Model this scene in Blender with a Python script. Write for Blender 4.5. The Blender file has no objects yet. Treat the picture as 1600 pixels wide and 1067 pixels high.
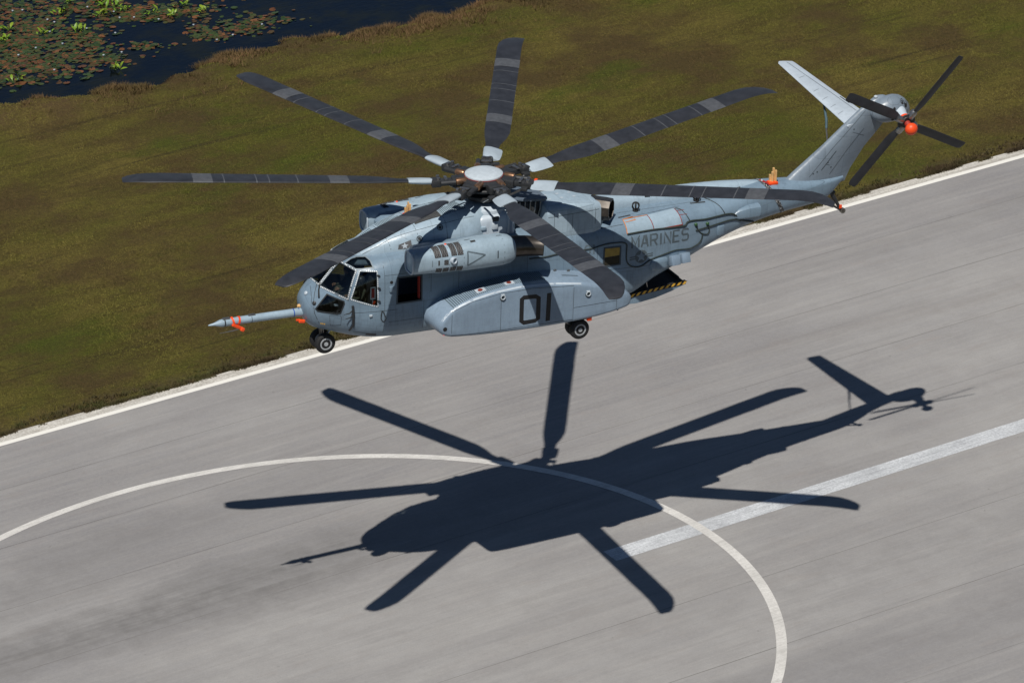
import bpy, bmesh, math, random
import numpy as np
from mathutils import Vector, Matrix, Euler
from mathutils.bvhtree import BVHTree
R = math.radians
random.seed(7); rng = np.random.default_rng(7)
SC = bpy.context.scene
COL = SC.collection

# ------------------------------------------------------------------ camera
cam_d = bpy.data.cameras.new('camera'); cam = bpy.data.objects.new('camera', cam_d); COL.objects.link(cam)
cam_d.sensor_width = 36.0; cam_d.sensor_fit = 'HORIZONTAL'; cam_d.lens = 6372.23/1600*36
cam_d.clip_start = 1.0; cam_d.clip_end = 6000
def cam_axes(pitch, yaw, roll):
    m = Matrix.Rotation(yaw, 3, 'Z') @ Matrix.Rotation(pitch, 3, 'X')
    r = m @ Vector((1,0,0)); f = m @ Vector((0,1,0)); u = m @ Vector((0,0,1))
    c, s = math.cos(roll), math.sin(roll)
    return c*r+s*u, -s*r+c*u, f
cr, cu, cf = cam_axes(-0.41657162, -0.48794175, -0.06759826)
cam.matrix_world = Matrix(((cr.x,cu.x,-cf.x,-52.1103),(cr.y,cu.y,-cf.y,-118.5074),(cr.z,cu.z,-cf.z,65.9906),(0,0,0,1)))
SC.camera = cam
# ------------------------------------------------------------------ sky, sun, exposure
SUN = Vector((-0.35260, -0.47775, 1.0)).normalized()
wd = bpy.data.worlds.new('World'); SC.world = wd; wd.use_nodes = True
nt = wd.node_tree; bgn = nt.nodes['Background']
sky = nt.nodes.new('ShaderNodeTexSky'); sky.sky_type = 'NISHITA'; sky.sun_disc = False
sky.sun_elevation = math.asin(SUN.z); sky.sun_rotation = math.atan2(SUN.x, SUN.y)
sky.air_density = 0.8; sky.dust_density = 0.0; sky.ozone_density = 2.0
nt.links.new(sky.outputs[0], bgn.inputs[0]); bgn.inputs[1].default_value = 0.05
sd = bpy.data.lights.new('sun', 'SUN'); sd.energy = 5.0; sd.angle = R(0.5); sd.color = (1.0, 0.955, 0.88)
so = bpy.data.objects.new('sun', sd); COL.objects.link(so); so.location = (0,0,80)
so.rotation_euler = SUN.to_track_quat('Z', 'Y').to_euler()
SC.view_settings.view_transform = 'Standard'; SC.view_settings.look = 'None'
SC.view_settings.exposure = 0; SC.view_settings.gamma = 1.0; SC.view_settings.use_curve_mapping = False

# ------------------------------------------------------------------ materials
def srgb(r, g, b):
    f = lambda c: c/12.92 if c <= .04045 else ((c+.055)/1.055)**2.4
    return tuple(f(c/255) for c in (r, g, b))
class NT:
    def __init__(s, name):
        s.m = bpy.data.materials.new(name); s.m.use_nodes = True
        s.t = s.m.node_tree; s.b = s.t.nodes['Principled BSDF']
        s.out = s.t.nodes['Material Output']
    def n(s, typ, **kw):
        nd = s.t.nodes.new('ShaderNode'+typ)
        for k, v in kw.items():
            if k.startswith('i_'): nd.inputs[k[2:].replace('_', ' ')].default_value = v
            else: setattr(nd, k, v)
        return nd
    def l(s, a, b): s.t.links.new(a, b)
    def math(s, op, a, b=None, clamp=False):
        nd = s.n('Math', operation=op, use_clamp=clamp)
        for i, v in enumerate((a, b)):
            if v is None: continue
            if isinstance(v, (int, float)): nd.inputs[i].default_value = v
            else: s.l(v, nd.inputs[i])
        return nd.outputs[0]
    def coord(s, scale=(1,1,1), rot=(0,0,0), which='Object'):
        if which == 'Pos': o = s.n('NewGeometry').outputs['Position']
        else: o = s.n('TexCoord').outputs[which]
        mp = s.n('Mapping'); mp.inputs['Scale'].default_value = scale; mp.inputs['Rotation'].default_value = rot
        s.l(o, mp.inputs[0]); return mp.outputs[0]
    def noise(s, vec, scale, detail=4, rough=.6, lo=.3, hi=.7, col=False):
        nd = s.n('TexNoise'); nd.inputs['Scale'].default_value = scale; nd.inputs['Detail'].default_value = detail
        nd.inputs['Roughness'].default_value = rough; s.l(vec, nd.inputs['Vector'])
        mr = s.n('MapRange'); mr.inputs[1].default_value = lo; mr.inputs[2].default_value = hi
        s.l(nd.outputs[0], mr.inputs[0]); return mr.outputs[0]
    def mix(s, fac, a, b):
        nd = s.n('Mix', data_type='RGBA')
        for i, v in ((0, fac), (6, a), (7, b)):
            if isinstance(v, (int, float)): nd.inputs[i].default_value = v
            elif isinstance(v, tuple): nd.inputs[i].default_value = (*v[:3], 1)
            else: s.l(v, nd.inputs[i])
        return nd.outputs[2]
    def bump(s, h, strength=.3, dist=.01):
        nd = s.n('Bump'); nd.inputs['Strength'].default_value = strength; nd.inputs['Distance'].default_value = dist
        s.l(h, nd.inputs['Height']); s.l(nd.outputs[0], s.b.inputs['Normal'])
    def set(s, col=None, rough=None, metal=None, spec=None):
        for k, v in (('Base Color', col), ('Roughness', rough), ('Metallic', metal), ('Specular IOR Level', spec)):
            if v is None: continue
            if isinstance(v, tuple): s.b.inputs[k].default_value = (*v[:3], 1)
            elif isinstance(v, (int, float)): s.b.inputs[k].default_value = v
            else: s.l(v, s.b.inputs[k])
        return s
def mul(c, k): return tuple(x*k for x in c)
def plain(name, col, rough=.5, metal=0., var=.25, scale=6., spec=.4):
    t = NT(name); v = t.coord()
    f = t.noise(v, scale, 5)
    t.set(t.mix(f, mul(col, 1-var), mul(col, 1+var*.6)), rough, metal, spec); return t.m
def paint(name, col, rough=.34, dirt=.6, seams=True):
    """weathered aircraft paint: mottled fade, vertical grime streaks, fine seams"""
    t = NT(name); v = t.coord()
    big = t.noise(v, .9, 4, .6, .3, .7)
    fine = t.noise(v, 9, 5, .65, .35, .7)
    streak = t.noise(t.coord((3.5, 3.5, .5)), 2.2, 5, .7, .48, .75)
    run = t.noise(t.coord((.7, 4, 5)), 1.8, 5, .7, .5, .78)
    c = t.mix(big, mul(col, .86), mul(col, 1.1))
    c = t.mix(t.math('MULTIPLY', fine, .25), c, mul(col, .72))
    grime = (col[0]*.50, col[1]*.48, col[2]*.47)
    c = t.mix(t.math('MULTIPLY', streak, dirt), c, grime)
    c = t.mix(t.math('MULTIPLY', run, dirt*.7), c, grime)
    blotch = t.noise(v, 1.7, 6, .75, .54, .66); c = t.mix(t.math('MULTIPLY', blotch, dirt*.5), c, (col[0]*1.25, col[1]*1.2, col[2]*1.15))
    if seams:
        so_n = t.n('VectorMath', operation='DISTANCE'); mpv = t.coord((.42,.42,1.25)); t.l(mpv, so_n.inputs[0]); so_n.inputs[1].default_value = (8.75*.42, -1.45*.42, 3.2*1.25)
        sm = t.n('MapRange'); sm.inputs[1].default_value = .75; sm.inputs[2].default_value = .1; t.l(so_n.outputs['Value'], sm.inputs[0])
        c = t.mix(t.math('MULTIPLY', t.math('MULTIPLY', sm.outputs[0], run), .75), c, mul(col, .30))
        sep = t.n('SeparateXYZ'); t.l(v, sep.inputs[0])
        cmb = t.n('CombineXYZ'); t.l(sep.outputs[0], cmb.inputs[0])
        t.l(t.math('SUBTRACT', sep.outputs[2], t.math('MULTIPLY', sep.outputs[1], .8)), cmb.inputs[1])
        br = t.n('TexBrick'); br.inputs['Scale'].default_value = 1.0; br.inputs['Mortar Size'].default_value = .006
        br.inputs['Brick Width'].default_value = 1.35; br.inputs['Row Height'].default_value = .78; br.offset = .37; br.squash = .7; br.squash_frequency = 3
        t.l(cmb.outputs[0], br.inputs[0])
        br.inputs['Color1'].default_value = (0,0,0,1); br.inputs['Color2'].default_value = (1,1,1,1); br.inputs['Mortar'].default_value = (.5,.5,.5,1)
        sx = t.n('SeparateColor'); t.l(br.outputs['Color'], sx.inputs[0])
        c = t.mix(t.math('MULTIPLY', sx.outputs[0], .42), c, (col[0]*1.22, col[1]*1.20, col[2]*1.18))
        c = t.mix(t.math('MULTIPLY', br.outputs['Fac'], .45), c, mul(col, .35))
    t.set(c, t.math('ADD', t.math('MULTIPLY', fine, .18), rough-.06), 0., .45)
    t.bump(t.noise(v, 2.6, 3, .55, 0, 1), .25, .05)
    return t.m
GREY = (.152, .216, .280)
M = {}
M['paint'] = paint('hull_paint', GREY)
M['paint_sunlit_top'] = paint('upper_sunlit_paint', (.275, .358, .428), dirt=.5)  # lightened so the sunlit brightness of the upper skins sits in the colour
M['paint_light'] = paint('light_paint', (.41, .47, .53), dirt=.22, seams=False)
M['paint_tail'] = paint('tail_paint', (.165, .205, .25), dirt=.35)
M['paint_panel'] = paint('panel_paint', (.20, .268, .348), dirt=.35, seams=False)
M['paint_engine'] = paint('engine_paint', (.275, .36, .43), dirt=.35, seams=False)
M['dark'] = plain('dark_metal', (.035, .037, .04), .5, .3)
M['black'] = plain('black_rubber', (.012, .012, .013), .75)
M['interior'] = plain('interior_dark', (.012, .012, .013), .8)
M['white'] = plain('white_paint', (.42, .475, .52), .4, var=.12)
M['orange'] = plain('signal_orange', (.75, .07, .012), .45, var=.1)
M['tan'] = plain('tan_rod', (.62, .38, .16), .6)
M['yellow'] = plain('hazard_yellow', (.60, .34, .04), .5)
M['exhaust'] = plain('exhaust_metal', (.085, .076, .068), .3, .75, .35, 4)
M['steel'] = plain('bare_steel', (.33, .32, .31), .3, .9, .3, 12)

# ------------------------------------------------------------------ mesh helpers
def obj(name, me, parent=None, mat=None, smooth=True, ang=38, **props):
    if mat is not None and not me.materials: me.materials.append(M[mat] if isinstance(mat, str) else mat)
    if smooth and len(me.polygons):
        me.polygons.foreach_set('use_smooth', [True]*len(me.polygons)); me.set_sharp_from_angle(angle=R(ang))
    o = bpy.data.objects.new(name, me); COL.objects.link(o)
    if parent is not None: o.parent = parent
    for k, v in props.items(): o[k] = v
    return o
def mesh(name, verts, faces):
    me = bpy.data.meshes.new(name); me.from_pydata([tuple(v) for v in verts], [], faces); me.update(); return me
def fix(me):
    bm = bmesh.new(); bm.from_mesh(me); bmesh.ops.recalc_face_normals(bm, faces=bm.faces); bm.to_mesh(me); bm.free(); return me
def loft(name, rings, cap0=True, cap1=True, closed=True):
    n = len(rings[0]); vs = [tuple(p) for r in rings for p in r]; fs = []
    for i in range(len(rings)-1):
        for j in range(n if closed else n-1):
            a = i*n+j; b = i*n+(j+1) % n
            fs.append((a, b, b+n, a+n))
    if cap0: fs.append(tuple(range(n))[::-1])
    if cap1: fs.append(tuple(range((len(rings)-1)*n, len(rings)*n)))
    return fix(mesh(name, vs, fs))
def join(name, mes):
    vs, fs = [], []
    for me in mes:
        k = len(vs); vs += [v.co[:] for v in me.vertices]; fs += [tuple(i+k for i in p.vertices) for p in me.polygons]
        bpy.data.meshes.remove(me)
    return mesh(name, vs, fs)
def box(name, c, s, rot=None, bev=0.0):
    bm = bmesh.new(); bmesh.ops.create_cube(bm, size=1)
    bmesh.ops.scale(bm, vec=s, verts=bm.verts)
    if bev: bmesh.ops.bevel(bm, geom=bm.edges[:], offset=bev, segments=2, affect='EDGES', profile=.5)
    m = Matrix.Translation(c) @ (Euler(rot).to_matrix().to_4x4() if rot else Matrix())
    bmesh.ops.transform(bm, matrix=m, verts=bm.verts)
    me = bpy.data.meshes.new(name); bm.to_mesh(me); bm.free(); return me
def frame_of(d):
    d = Vector(d).normalized(); a = Vector((0,0,1)) if abs(d.z) < .9 else Vector((1,0,0))
    u = d.cross(a).normalized(); return u, d.cross(u).normalized()
def tube(name, pts, rad, n=10, caps=True):
    pts = [Vector(p) for p in pts]; rings = []
    rad = rad if isinstance(rad, (list, tuple)) else [rad]*len(pts)
    d0 = (pts[1]-pts[0]).normalized(); u, w = frame_of(d0)
    for i, p in enumerate(pts):
        d = (pts[min(i+1, len(pts)-1)]-pts[max(i-1, 0)]).normalized()
        u = (u-d*u.dot(d)).normalized(); w = d.cross(u)
        rings.append([p+(u*math.cos(2*math.pi*k/n)+w*math.sin(2*math.pi*k/n))*rad[i] for k in range(n)])
    return loft(name, rings, caps, caps)
def lathe(name, prof, origin, axis, n=32):
    """prof: (distance along axis, radius)"""
    o = Vector(origin); d = Vector(axis).normalized(); u, w = frame_of(d); rings = []
    for t, r in prof:
        r = max(r, .0008)
        rings.append([o+d*t+(u*math.cos(2*math.pi*k/n)+w*math.sin(2*math.pi*k/n))*r for k in range(n)])
    return loft(name, rings)
def pchip(xs, ys, x):
    xs = np.asarray(xs, float); ys = np.asarray(ys, float); h = np.diff(xs); d = np.diff(ys)/h
    m = np.zeros_like(ys)
    for i in range(1, len(xs)-1):
        if d[i-1]*d[i] > 0:
            w1 = 2*h[i]+h[i-1]; w2 = h[i]+2*h[i-1]; m[i] = (w1+w2)/(w1/d[i-1]+w2/d[i])
    m[0] = d[0]; m[-1] = d[-1]
    i = np.clip(np.searchsorted(xs, x)-1, 0, len(xs)-2); t = (x-xs[i])/h[i]
    return ((1+2*t)*(1-t)**2*ys[i]+t*(1-t)**2*h[i]*m[i]+t*t*(3-2*t)*ys[i+1]+t*t*(t-1)*h[i]*m[i+1])
def curve(tab): xs, ys = zip(*tab); return lambda x: float(pchip(xs, ys, x))
def section(x, zb, zt, w, zc, nb, ntp, N=72, yc=0.):
    out = []
    for k in range(N):
        a = 2*math.pi*k/N; c, s = math.cos(a), math.sin(a); n = ntp if s >= 0 else nb; h = zt-zc if s >= 0 else zc-zb
        # even spacing by angle on the superellipse
        r = (abs(c)**n+abs(s)**n)**(-1/n)
        out.append((x, yc+w*r*c, zc+h*r*s))
    return out
def bvh_of(*objs):
    vs, fs = [], []
    for o in objs:
        k = len(vs); vs += [v.co.copy() for v in o.data.vertices]; fs += [tuple(i+k for i in p.vertices) for p in o.data.polygons]
    return BVHTree.FromPolygons(vs, fs)
def evaluated(o):
    dg = bpy.context.evaluated_depsgraph_get(); me = bpy.data.meshes.new_from_object(o.evaluated_get(dg)); return me
def boolean(o, cutters):
    for c in cutters:
        md = o.modifiers.new('cut', 'BOOLEAN'); md.operation = 'DIFFERENCE'; md.object = c; md.solver = 'EXACT'; md.material_mode = 'TRANSFER'
    me = evaluated(o); o.modifiers.clear(); old = o.data; o.data = me; bpy.data.meshes.remove(old)
    for c in cutters:
        d = c.data; bpy.data.objects.remove(c); bpy.data.meshes.remove(d)

# ------------------------------------------------------------------ the setting
def sheet(name, poly, z): return mesh(name, [(x, y, z) for x, y in poly], [tuple(range(len(poly)))])
EDGE = 17.62            # where the pavement ends and the grass begins
CEN = -5.33             # runway centre line
_bank = curve([(-90,66),(-20,61),(0,57.6),(8,55),(12.5,53.3),(13.9,52.5),(16.2,51.8),(19.1,50.9),(20.8,51.2),(22.7,52.0),(26.6,52.2),(30.3,51.2),(34.9,50.4),(37.4,50.8),(42,52),(48,53),(70,54)])
def bank(x):            # y of the water's edge
    return _bank(x)+.25*math.sin(x*1.9)+.18*math.sin(x*3.7+1)
def gz(x, y):           # ground height in the field
    d = y-bank(x)
    k = min(1, max(0, (d+1.6)/3.2)); k = k*k*(3-2*k)
    far = min(1, max(0, (110-y)/6))
    side = min(1, max(0, (x+75)/8))*min(1, max(0, (58-x)/5)); 
    z = -.95*k*far*side
    if y > EDGE+.4: z += .05*math.sin(x*.5+y*.3)*math.sin(y*.23-x*.1)*min(1, (y-EDGE-.4)/6)*(1-k)
    return z-.02
def make_ground():
    xs = np.concatenate([[-1500, -400, -120], np.arange(-76, 8, 4.), np.arange(8, 62, .6), np.arange(62, 130, 6.), [400, 1500]])
    ys = np.concatenate([[-1500, -300, -60, 10, EDGE-.5], np.arange(EDGE, 62, .5), np.arange(62, 126, 3.), [400, 2500]])
    vs = [(x, y, gz(x, y)) for y in ys for x in xs]; n = len(xs)
    fs = [(j*n+i, j*n+i+1, (j+1)*n+i+1, (j+1)*n+i) for j in range(len(ys)-1) for i in range(n-1)]
    t = NT('grass_ground'); v = t.coord(which='Pos')
    a = t.noise(v, .06, 6, .66, .42, .58); b = t.noise(v, .5, 5, .65, .38, .64)
    c = t.noise(t.coord((.35, 1.5, 1), (0,0,R(-6)), 'Pos'), .45, 6, .72, .45, .66); d = t.noise(v, 7, 4, .75, .38, .64)
    rut = t.noise(t.coord((.05, 1.6, 1), (0,0,R(-5)), 'Pos'), 1.0, 5, .7, .58, .68)
    fine = t.noise(v, 22, 4, .7, .36, .66)
    g1 = (.185, .148, .038); g2 = (.098, .112, .015); br = (.075, .047, .022)
    col = t.mix(a, g1, g2); col = t.mix(t.math('MULTIPLY', c, .8), col, br)
    col = t.mix(t.math('MULTIPLY', b, .4), col, (.15, .125, .03))
    dry = t.noise(v, .14, 6, .7, .46, .60); col = t.mix(t.math('MULTIPLY', dry, .85), col, (.10, .066, .03))
    grn = t.noise(t.coord((.6,1,1), (0,0,1.), 'Pos'), .22, 5, .65, .56, .68); col = t.mix(t.math('MULTIPLY', grn, .7), col, (.075, .11, .012))
    col = t.mix(t.math('MULTIPLY', rut, .7), col, (.045, .034, .018))
    col = t.mix(t.math('MULTIPLY', d, .55), col, (.040, .034, .011))
    col = t.mix(t.math('MULTIPLY', fine, .4), col, (.045, .038, .012))
    # bare brown strips near the bank and against the pavement
    sy = t.n('SeparateXYZ'); t.l(v, sy.inputs[0])
    m1 = t.n('MapRange'); m1.inputs[1].default_value = 46.5; m1.inputs[2].default_value = 51.5; t.l(sy.outputs[1], m1.inputs[0])
    m2 = t.n('MapRange'); m2.inputs[1].default_value = EDGE+1.3; m2.inputs[2].default_value = EDGE; t.l(sy.outputs[1], m2.inputs[0])
    nb = t.noise(v, .55, 6, .75, .38, .60)
    col = t.mix(t.math('MULTIPLY', t.math('MULTIPLY', m1.outputs[0], nb), 1.0, True), col, (.105, .066, .034))
    col = t.mix(t.math('MULTIPLY', t.math('MULTIPLY', m2.outputs[0], nb), .9, True), col, (.085, .062, .042))
    # muddy bank below the water line
    sep = t.n('SeparateXYZ'); t.l(v, sep.inputs[0])
    mr = t.n('MapRange'); mr.inputs[1].default_value = -.10; mr.inputs[2].default_value = -.36; t.l(sep.outputs[2], mr.inputs[0])
    col = t.mix(mr.outputs[0], col, (.035, .022, .013))
    t.set(col, .95, 0, .1); t.bump(t.math('ADD', fine, d), .8, .06)
    return obj('ground', mesh('ground', vs, fs), None, t.m, kind='structure')
make_ground()
def runway_material():
    t = NT('runway_surface'); v = t.coord(which='Pos')
    patch = t.noise(v, .045, 6, .62, .40, .60)
    lane = t.noise(t.coord((.02, .42, 1), which='Pos'), 1.0, 5, .62, .38, .62)
    lane2 = t.noise(t.coord((.06, 2.1, 1), which='Pos'), 1.0, 6, .7, .42, .64)
    streak = t.noise(t.coord((.16, 6.5, 1), which='Pos'), 1.0, 5, .75, .50, .68)
    diag = t.noise(t.coord((.10, 1.1, 1), (0,0,R(20)), 'Pos'), 1.0, 6, .7, .50, .70)
    diag2 = t.noise(t.coord((.14, 2.2, 1), (0,0,R(-14)), 'Pos'), 1.0, 5, .7, .54, .72)
    blot = t.noise(v, .9, 6, .72, .40, .62); grit = t.noise(v, 6, 6, .8, .36, .64); fine = t.noise(v, 15, 5, .85, .34, .66)
    c = t.mix(patch, (.188, .185, .192), (.300, .295, .290))
    c = t.mix(t.math('MULTIPLY', lane, .48), c, (.185, .180, .184))
    c = t.mix(t.math('MULTIPLY', lane2, .28), c, (.345, .332, .312))
    c = t.mix(t.math('MULTIPLY', blot, .30), c, (.20, .19, .185))
    c = t.mix(t.math('MULTIPLY', streak, .20), c, (.150, .142, .142))
    c = t.mix(t.math('MULTIPLY', diag, .34), c, (.145, .140, .142))
    c = t.mix(t.math('MULTIPLY', diag2, .34), c, (.34, .33, .315))
    c = t.mix(t.math('MULTIPLY', grit, .22), c, (.37, .355, .335))
    c = t.mix(t.math('MULTIPLY', fine, .30), c, (.165, .158, .155))
    st = t.noise(t.coord((.25, .9, 1), which='Pos'), 1.1, 6, .75, .56, .72)
    c = t.mix(t.math('MULTIPLY', st, .26), c, (.215, .182, .160))
    sp = t.n('SeparateXYZ'); t.l(v, sp.inputs[0])
    def smear(x0, y0, ang, half, length, k, colr):     # long dragged stain: tyre rubber and soot with ragged edges
        nonlocal c
        ca, sa = math.cos(R(ang)), math.sin(R(ang))
        dx = t.math('SUBTRACT', sp.outputs[0], x0); dy = t.math('SUBTRACT', sp.outputs[1], y0)
        al = t.math('ADD', t.math('MULTIPLY', dx, ca), t.math('MULTIPLY', dy, sa)); ac = t.math('SUBTRACT', t.math('MULTIPLY', dy, ca), t.math('MULTIPLY', dx, sa))
        ac = t.math('ADD', ac, t.math('MULTIPLY', t.math('SUBTRACT', patch, .5), half*.8))
        a_ = t.math('SUBTRACT', 1.0, t.math('DIVIDE', t.math('ABSOLUTE', ac), half), True); b_ = t.math('SUBTRACT', 1.0, t.math('DIVIDE', t.math('ABSOLUTE', al), length), True)
        m = t.math('MULTIPLY', t.math('SQRT', a_), t.math('SQRT', b_)); m = t.math('MULTIPLY', m, t.math('ADD', t.math('MULTIPLY', lane2, .5), t.math('ADD', t.math('MULTIPLY', blot, .35), .3)))
        c = t.mix(t.math('MULTIPLY', m, k), c, colr)
    smear(-4, .4, 1, 2.0, 17, 1.0, (.125, .121, .120)); smear(-9, 5, 3, 2.2, 14, .6, (.14, .136, .137)); smear(17, -17, 4, 2.0, 14, .5, (.14, .136, .14)); smear(2, 6.5, 5, 1.2, 16, .25, (.15, .145, .145)); smear(24, -11, -2, 1.3, 18, .35, (.15, .145, .145))
    smear(33, 6, -3, .8, 12, .30, (.16, .145, .135)); smear(9, 3.2, 30, 1.8, 4.5, .35, (.36, .345, .325)); smear(6, -16, 3, 1.0, 10, .3, (.14, .136, .135)); smear(40, 12.5, 2, .9, 16, .3, (.15, .145, .14))
    spot = t.noise(v, 2.6, 3, .6, .70, .76)
    c = t.mix(t.math('MULTIPLY', spot, .5), c, (.12, .115, .11))
    t.set(c, .85, 0, .25); t.bump(t.math('ADD', grit, fine), .35, .01)
    return t.m
obj('runway', sheet('runway', [(-900, -28.6), (900, -28.6), (900, EDGE), (-900, EDGE)], 0.0), None, runway_material(), kind='structure')
def marking_material(name, white, wear, lo, hi, under, edge=None):
    t = NT(name); v = t.coord(which='Pos')
    n1 = t.noise(v, 11, 6, .8, lo, hi); n2 = t.noise(t.coord((.5, 4, 1), which='Pos'), 2.0, 6, .75, .40, .72)
    f = t.math('MULTIPLY', t.math('ADD', t.math('MULTIPLY', n1, .7), t.math('MULTIPLY', n2, .5), True), wear)
    n3 = t.noise(v, .5, 5, .65, .36, .64); n4 = t.noise(v, 1.1, 6, .75, .52, .66); n5 = t.noise(t.coord((.2, 5, 1), which='Pos'), 1.0, 5, .75, .52, .66)
    c = t.mix(n3, white, mul(white, .80)); c = t.mix(f, c, under); c = t.mix(t.math('MULTIPLY', n4, .5*wear), c, under); c = t.mix(t.math('MULTIPLY', n5, .55*wear), c, mul(under, .8))
    if edge:     # a cleaner line along the inner edge of the stripe
        sep = t.n('SeparateXYZ'); t.l(v, sep.inputs[0])
        mr = t.n('MapRange'); mr.inputs[1].default_value = edge[0]; mr.inputs[2].default_value = edge[1]; t.l(sep.outputs[1], mr.inputs[0])
        c = t.mix(mr.outputs[0], white, c)
    t.set(c, .7, 0, .3); return t.m
# ------------------------------------------------------------------ the helicopter: big shapes (local axes: x aft, y starboard, z up)
heli = bpy.data.objects.new('helicopter', None); COL.objects.link(heli); heli.empty_display_size = 2
heli.location = (0.0, -5.14365, 10.97632); heli.rotation_euler = (0.01929708, 0.08761079, -0.0942014)
heli['label'] = 'large blue-grey military transport helicopter hovering nose left above the runway'; heli['category'] = 'helicopter'

zb_ = curve([(0,1.74),(.03,1.52),(.1,1.32),(.25,1.08),(.5,.92),(.8,.84),(1.2,.72),(1.6,.64),(2.2,.57),(3,.55),(9,.57),(11,.66),(11.5,.8),(12.5,1.38),(13.5,1.76),(14.5,2.1),(15.6,2.40),(17,2.66),(18,2.77),(19,2.84),(19.5,2.9),(19.9,3.15),(20.2,3.45),(20.33,3.55)])
zt_ = curve([(0,1.82),(.03,2.04),(.1,2.2),(.25,2.38),(.5,2.62),(.8,2.9),(1.2,3.25),(1.6,3.4),(2.2,3.48),(3,3.58),(6,3.7),(11,3.72),(14,3.74),(15.6,3.8),(17,3.9),(18,3.86),(19,3.78),(20,3.72),(20.33,3.72)])
w_ = curve([(0,.04),(.03,.3),(.1,.47),(.25,.64),(.5,.83),(.8,.99),(1.2,1.17),(1.6,1.32),(2.2,1.46),(3,1.5),(12,1.5),(13,1.43),(14,1.31),(15.6,1.0),(17,.72),(18,.57),(19,.42),(19.6,.3),(20,.2),(20.33,.08)])
zc_ = curve([(0,1.78),(1,1.9),(3,2.0),(11,2.1),(13.5,2.75),(15.6,3.15),(17,3.35),(20.33,3.64)])
nt_ = curve([(0,1.8),(.4,1.8),(.8,2.0),(1.2,2.35),(1.6,3.2),(2.2,4.4),(3,5),(11,5),(13,4.4),(15,3.2),(17,2.6),(20.33,2.3)])
nb_ = curve([(0,2),(1,2.5),(2,3.6),(3,4.5),(11,5),(13,6),(15,4.2),(17,3.4),(20.33,2.2)])
hx = sorted(set([0,.01,.03,.06,.1,.15,.2,.3]+[round(.4+.1*i,3) for i in range(27)]+[round(3.2+.25*i,3) for i in range(54)]+[round(16.6+.12*i,3) for i in range(31)]+[20.33]))
def hull_ring(x, inset=0., floor=0., N=72): return section(x, zb_(x)+inset+floor, zt_(x)-inset, w_(x)-inset, zc_(x), nb_(x), nt_(x), N)
hull = obj('fuselage', loft('fuselage', [hull_ring(x) for x in hx]), heli, 'paint')
HULL = bvh_of(hull)

# doghouse: the long fairing over the cockpit up to the rotor
dw_ = curve([(1.45,.12),(1.6,.3),(1.88,.52),(2.3,.72),(2.7,.84),(3.2,.95),(3.7,1.03),(4.7,1.1),(5.6,1.1),(6.1,1.0),(6.4,.85)])
dt_ = curve([(1.45,3.36),(1.6,3.42),(1.88,3.56),(2.3,3.8),(2.66,3.99),(2.84,4.06),(3.68,4.32),(4.72,4.53),(5.6,4.62),(6.4,4.64)])
dog = obj('doghouse', loft('doghouse', [section(x, 3.0, dt_(x), dw_(x), 3.25, 4, 3.6, 48) for x in [1.45,1.5,1.6,1.72,1.88]+[2+.15*i for i in range(30)]]), heli, 'paint_sunlit_top')
# transmission housing under the rotor
tb = obj('transmission_fairing', loft('transmission_fairing', [section(x, 3.3, zt, w, 3.9, 6, 6, 40) for x, zt, w in [(5.9,4.1,.7),(6.0,4.3,.9),(6.2,4.4,.96),(7.3,4.44,.98),(7.42,4.38,.8),(7.5,4.2,.55),(8.5,4.2,.5)]]), heli, 'paint_light')
# centre engine fairing aft of the rotor, offset to port
n2 = obj('centre_engine_fairing', loft('centre_engine_fairing', [section(x, 3.2, zt, w, 3.9, 6, 6, 48, yc) for x, zt, w, yc in [(8.34,4.40,.80,-.48),(8.38,4.52,.86,-.48),(8.5,4.57,.88,-.48),(9.4,4.57,.88,-.48),(10.1,4.54,.87,-.48),(10.38,4.46,.80,-.5),(10.5,4.25,.62,-.52),(10.9,3.9,.35,-.4)]]), heli, 'paint_sunlit_top')
# drive-shaft tunnel along the roof
dst = obj('drive_shaft_cover', loft('drive_shaft_cover', [section(x, 3.5, zt, w, 3.72, 3, 2.6, 28, .12) for x, zt, w in [(8.4,4.1,.36),(10,4.12,.38),(12.5,4.11,.38),(14.5,4.09,.36),(15.6,4.05,.33),(16.6,3.97,.26),(17.4,3.86,.15)]]), heli, 'paint_sunlit_top')

# sponson: closed ring in the x-z plane swept inboard
SP_OUT = [(4.12,1.02),(4.02,1.22),(4.05,1.42),(4.2,1.62),(4.45,1.84),(4.95,2.06),(5.5,2.2),(6.15,2.3),(7.0,2.36),(8.2,2.30),(9.3,2.14),(10.2,1.92),(10.8,1.66),(11.05,1.46),(11.08,1.28),(11.0,1.08),(10.6,.96),(9.8,.84),(8.6,.77),(7.2,.75),(5.8,.78),(4.8,.84),(4.35,.9)]
def smooth_ring(pts, n=72):
    P = np.array(pts+pts[:3] if False else pts); L = np.r_[0, np.cumsum(np.linalg.norm(np.diff(np.r_[P, P[:1]], axis=0), axis=1))]
    Q = np.r_[P, P[:1]]; out = []
    for s in np.linspace(0, L[-1], n, endpoint=False):
        i = min(np.searchsorted(L, s, 'right')-1, len(P)-1); t = (s-L[i])/(L[i+1]-L[i])
        p0, p1, p2, p3 = P[(i-1) % len(P)], P[i], P[(i+1) % len(P)], P[(i+2) % len(P)]
        out.append(.5*((2*p1)+(-p0+p2)*t+(2*p0-5*p1+4*p2-p3)*t*t+(-p0+3*p1-3*p2+p3)*t**3))
    return np.array(out)
def inset_ring(P, d):
    n = len(P); out = []
    for i in range(n):
        t = P[(i+1) % n]-P[(i-1) % n]; t = t/np.linalg.norm(t); nn = np.array([t[1], -t[0]])
        out.append(P[i]+nn*d)
    return np.array(out)
SPR = smooth_ring(SP_OUT, 96)
cen = SPR.mean(0)
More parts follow.
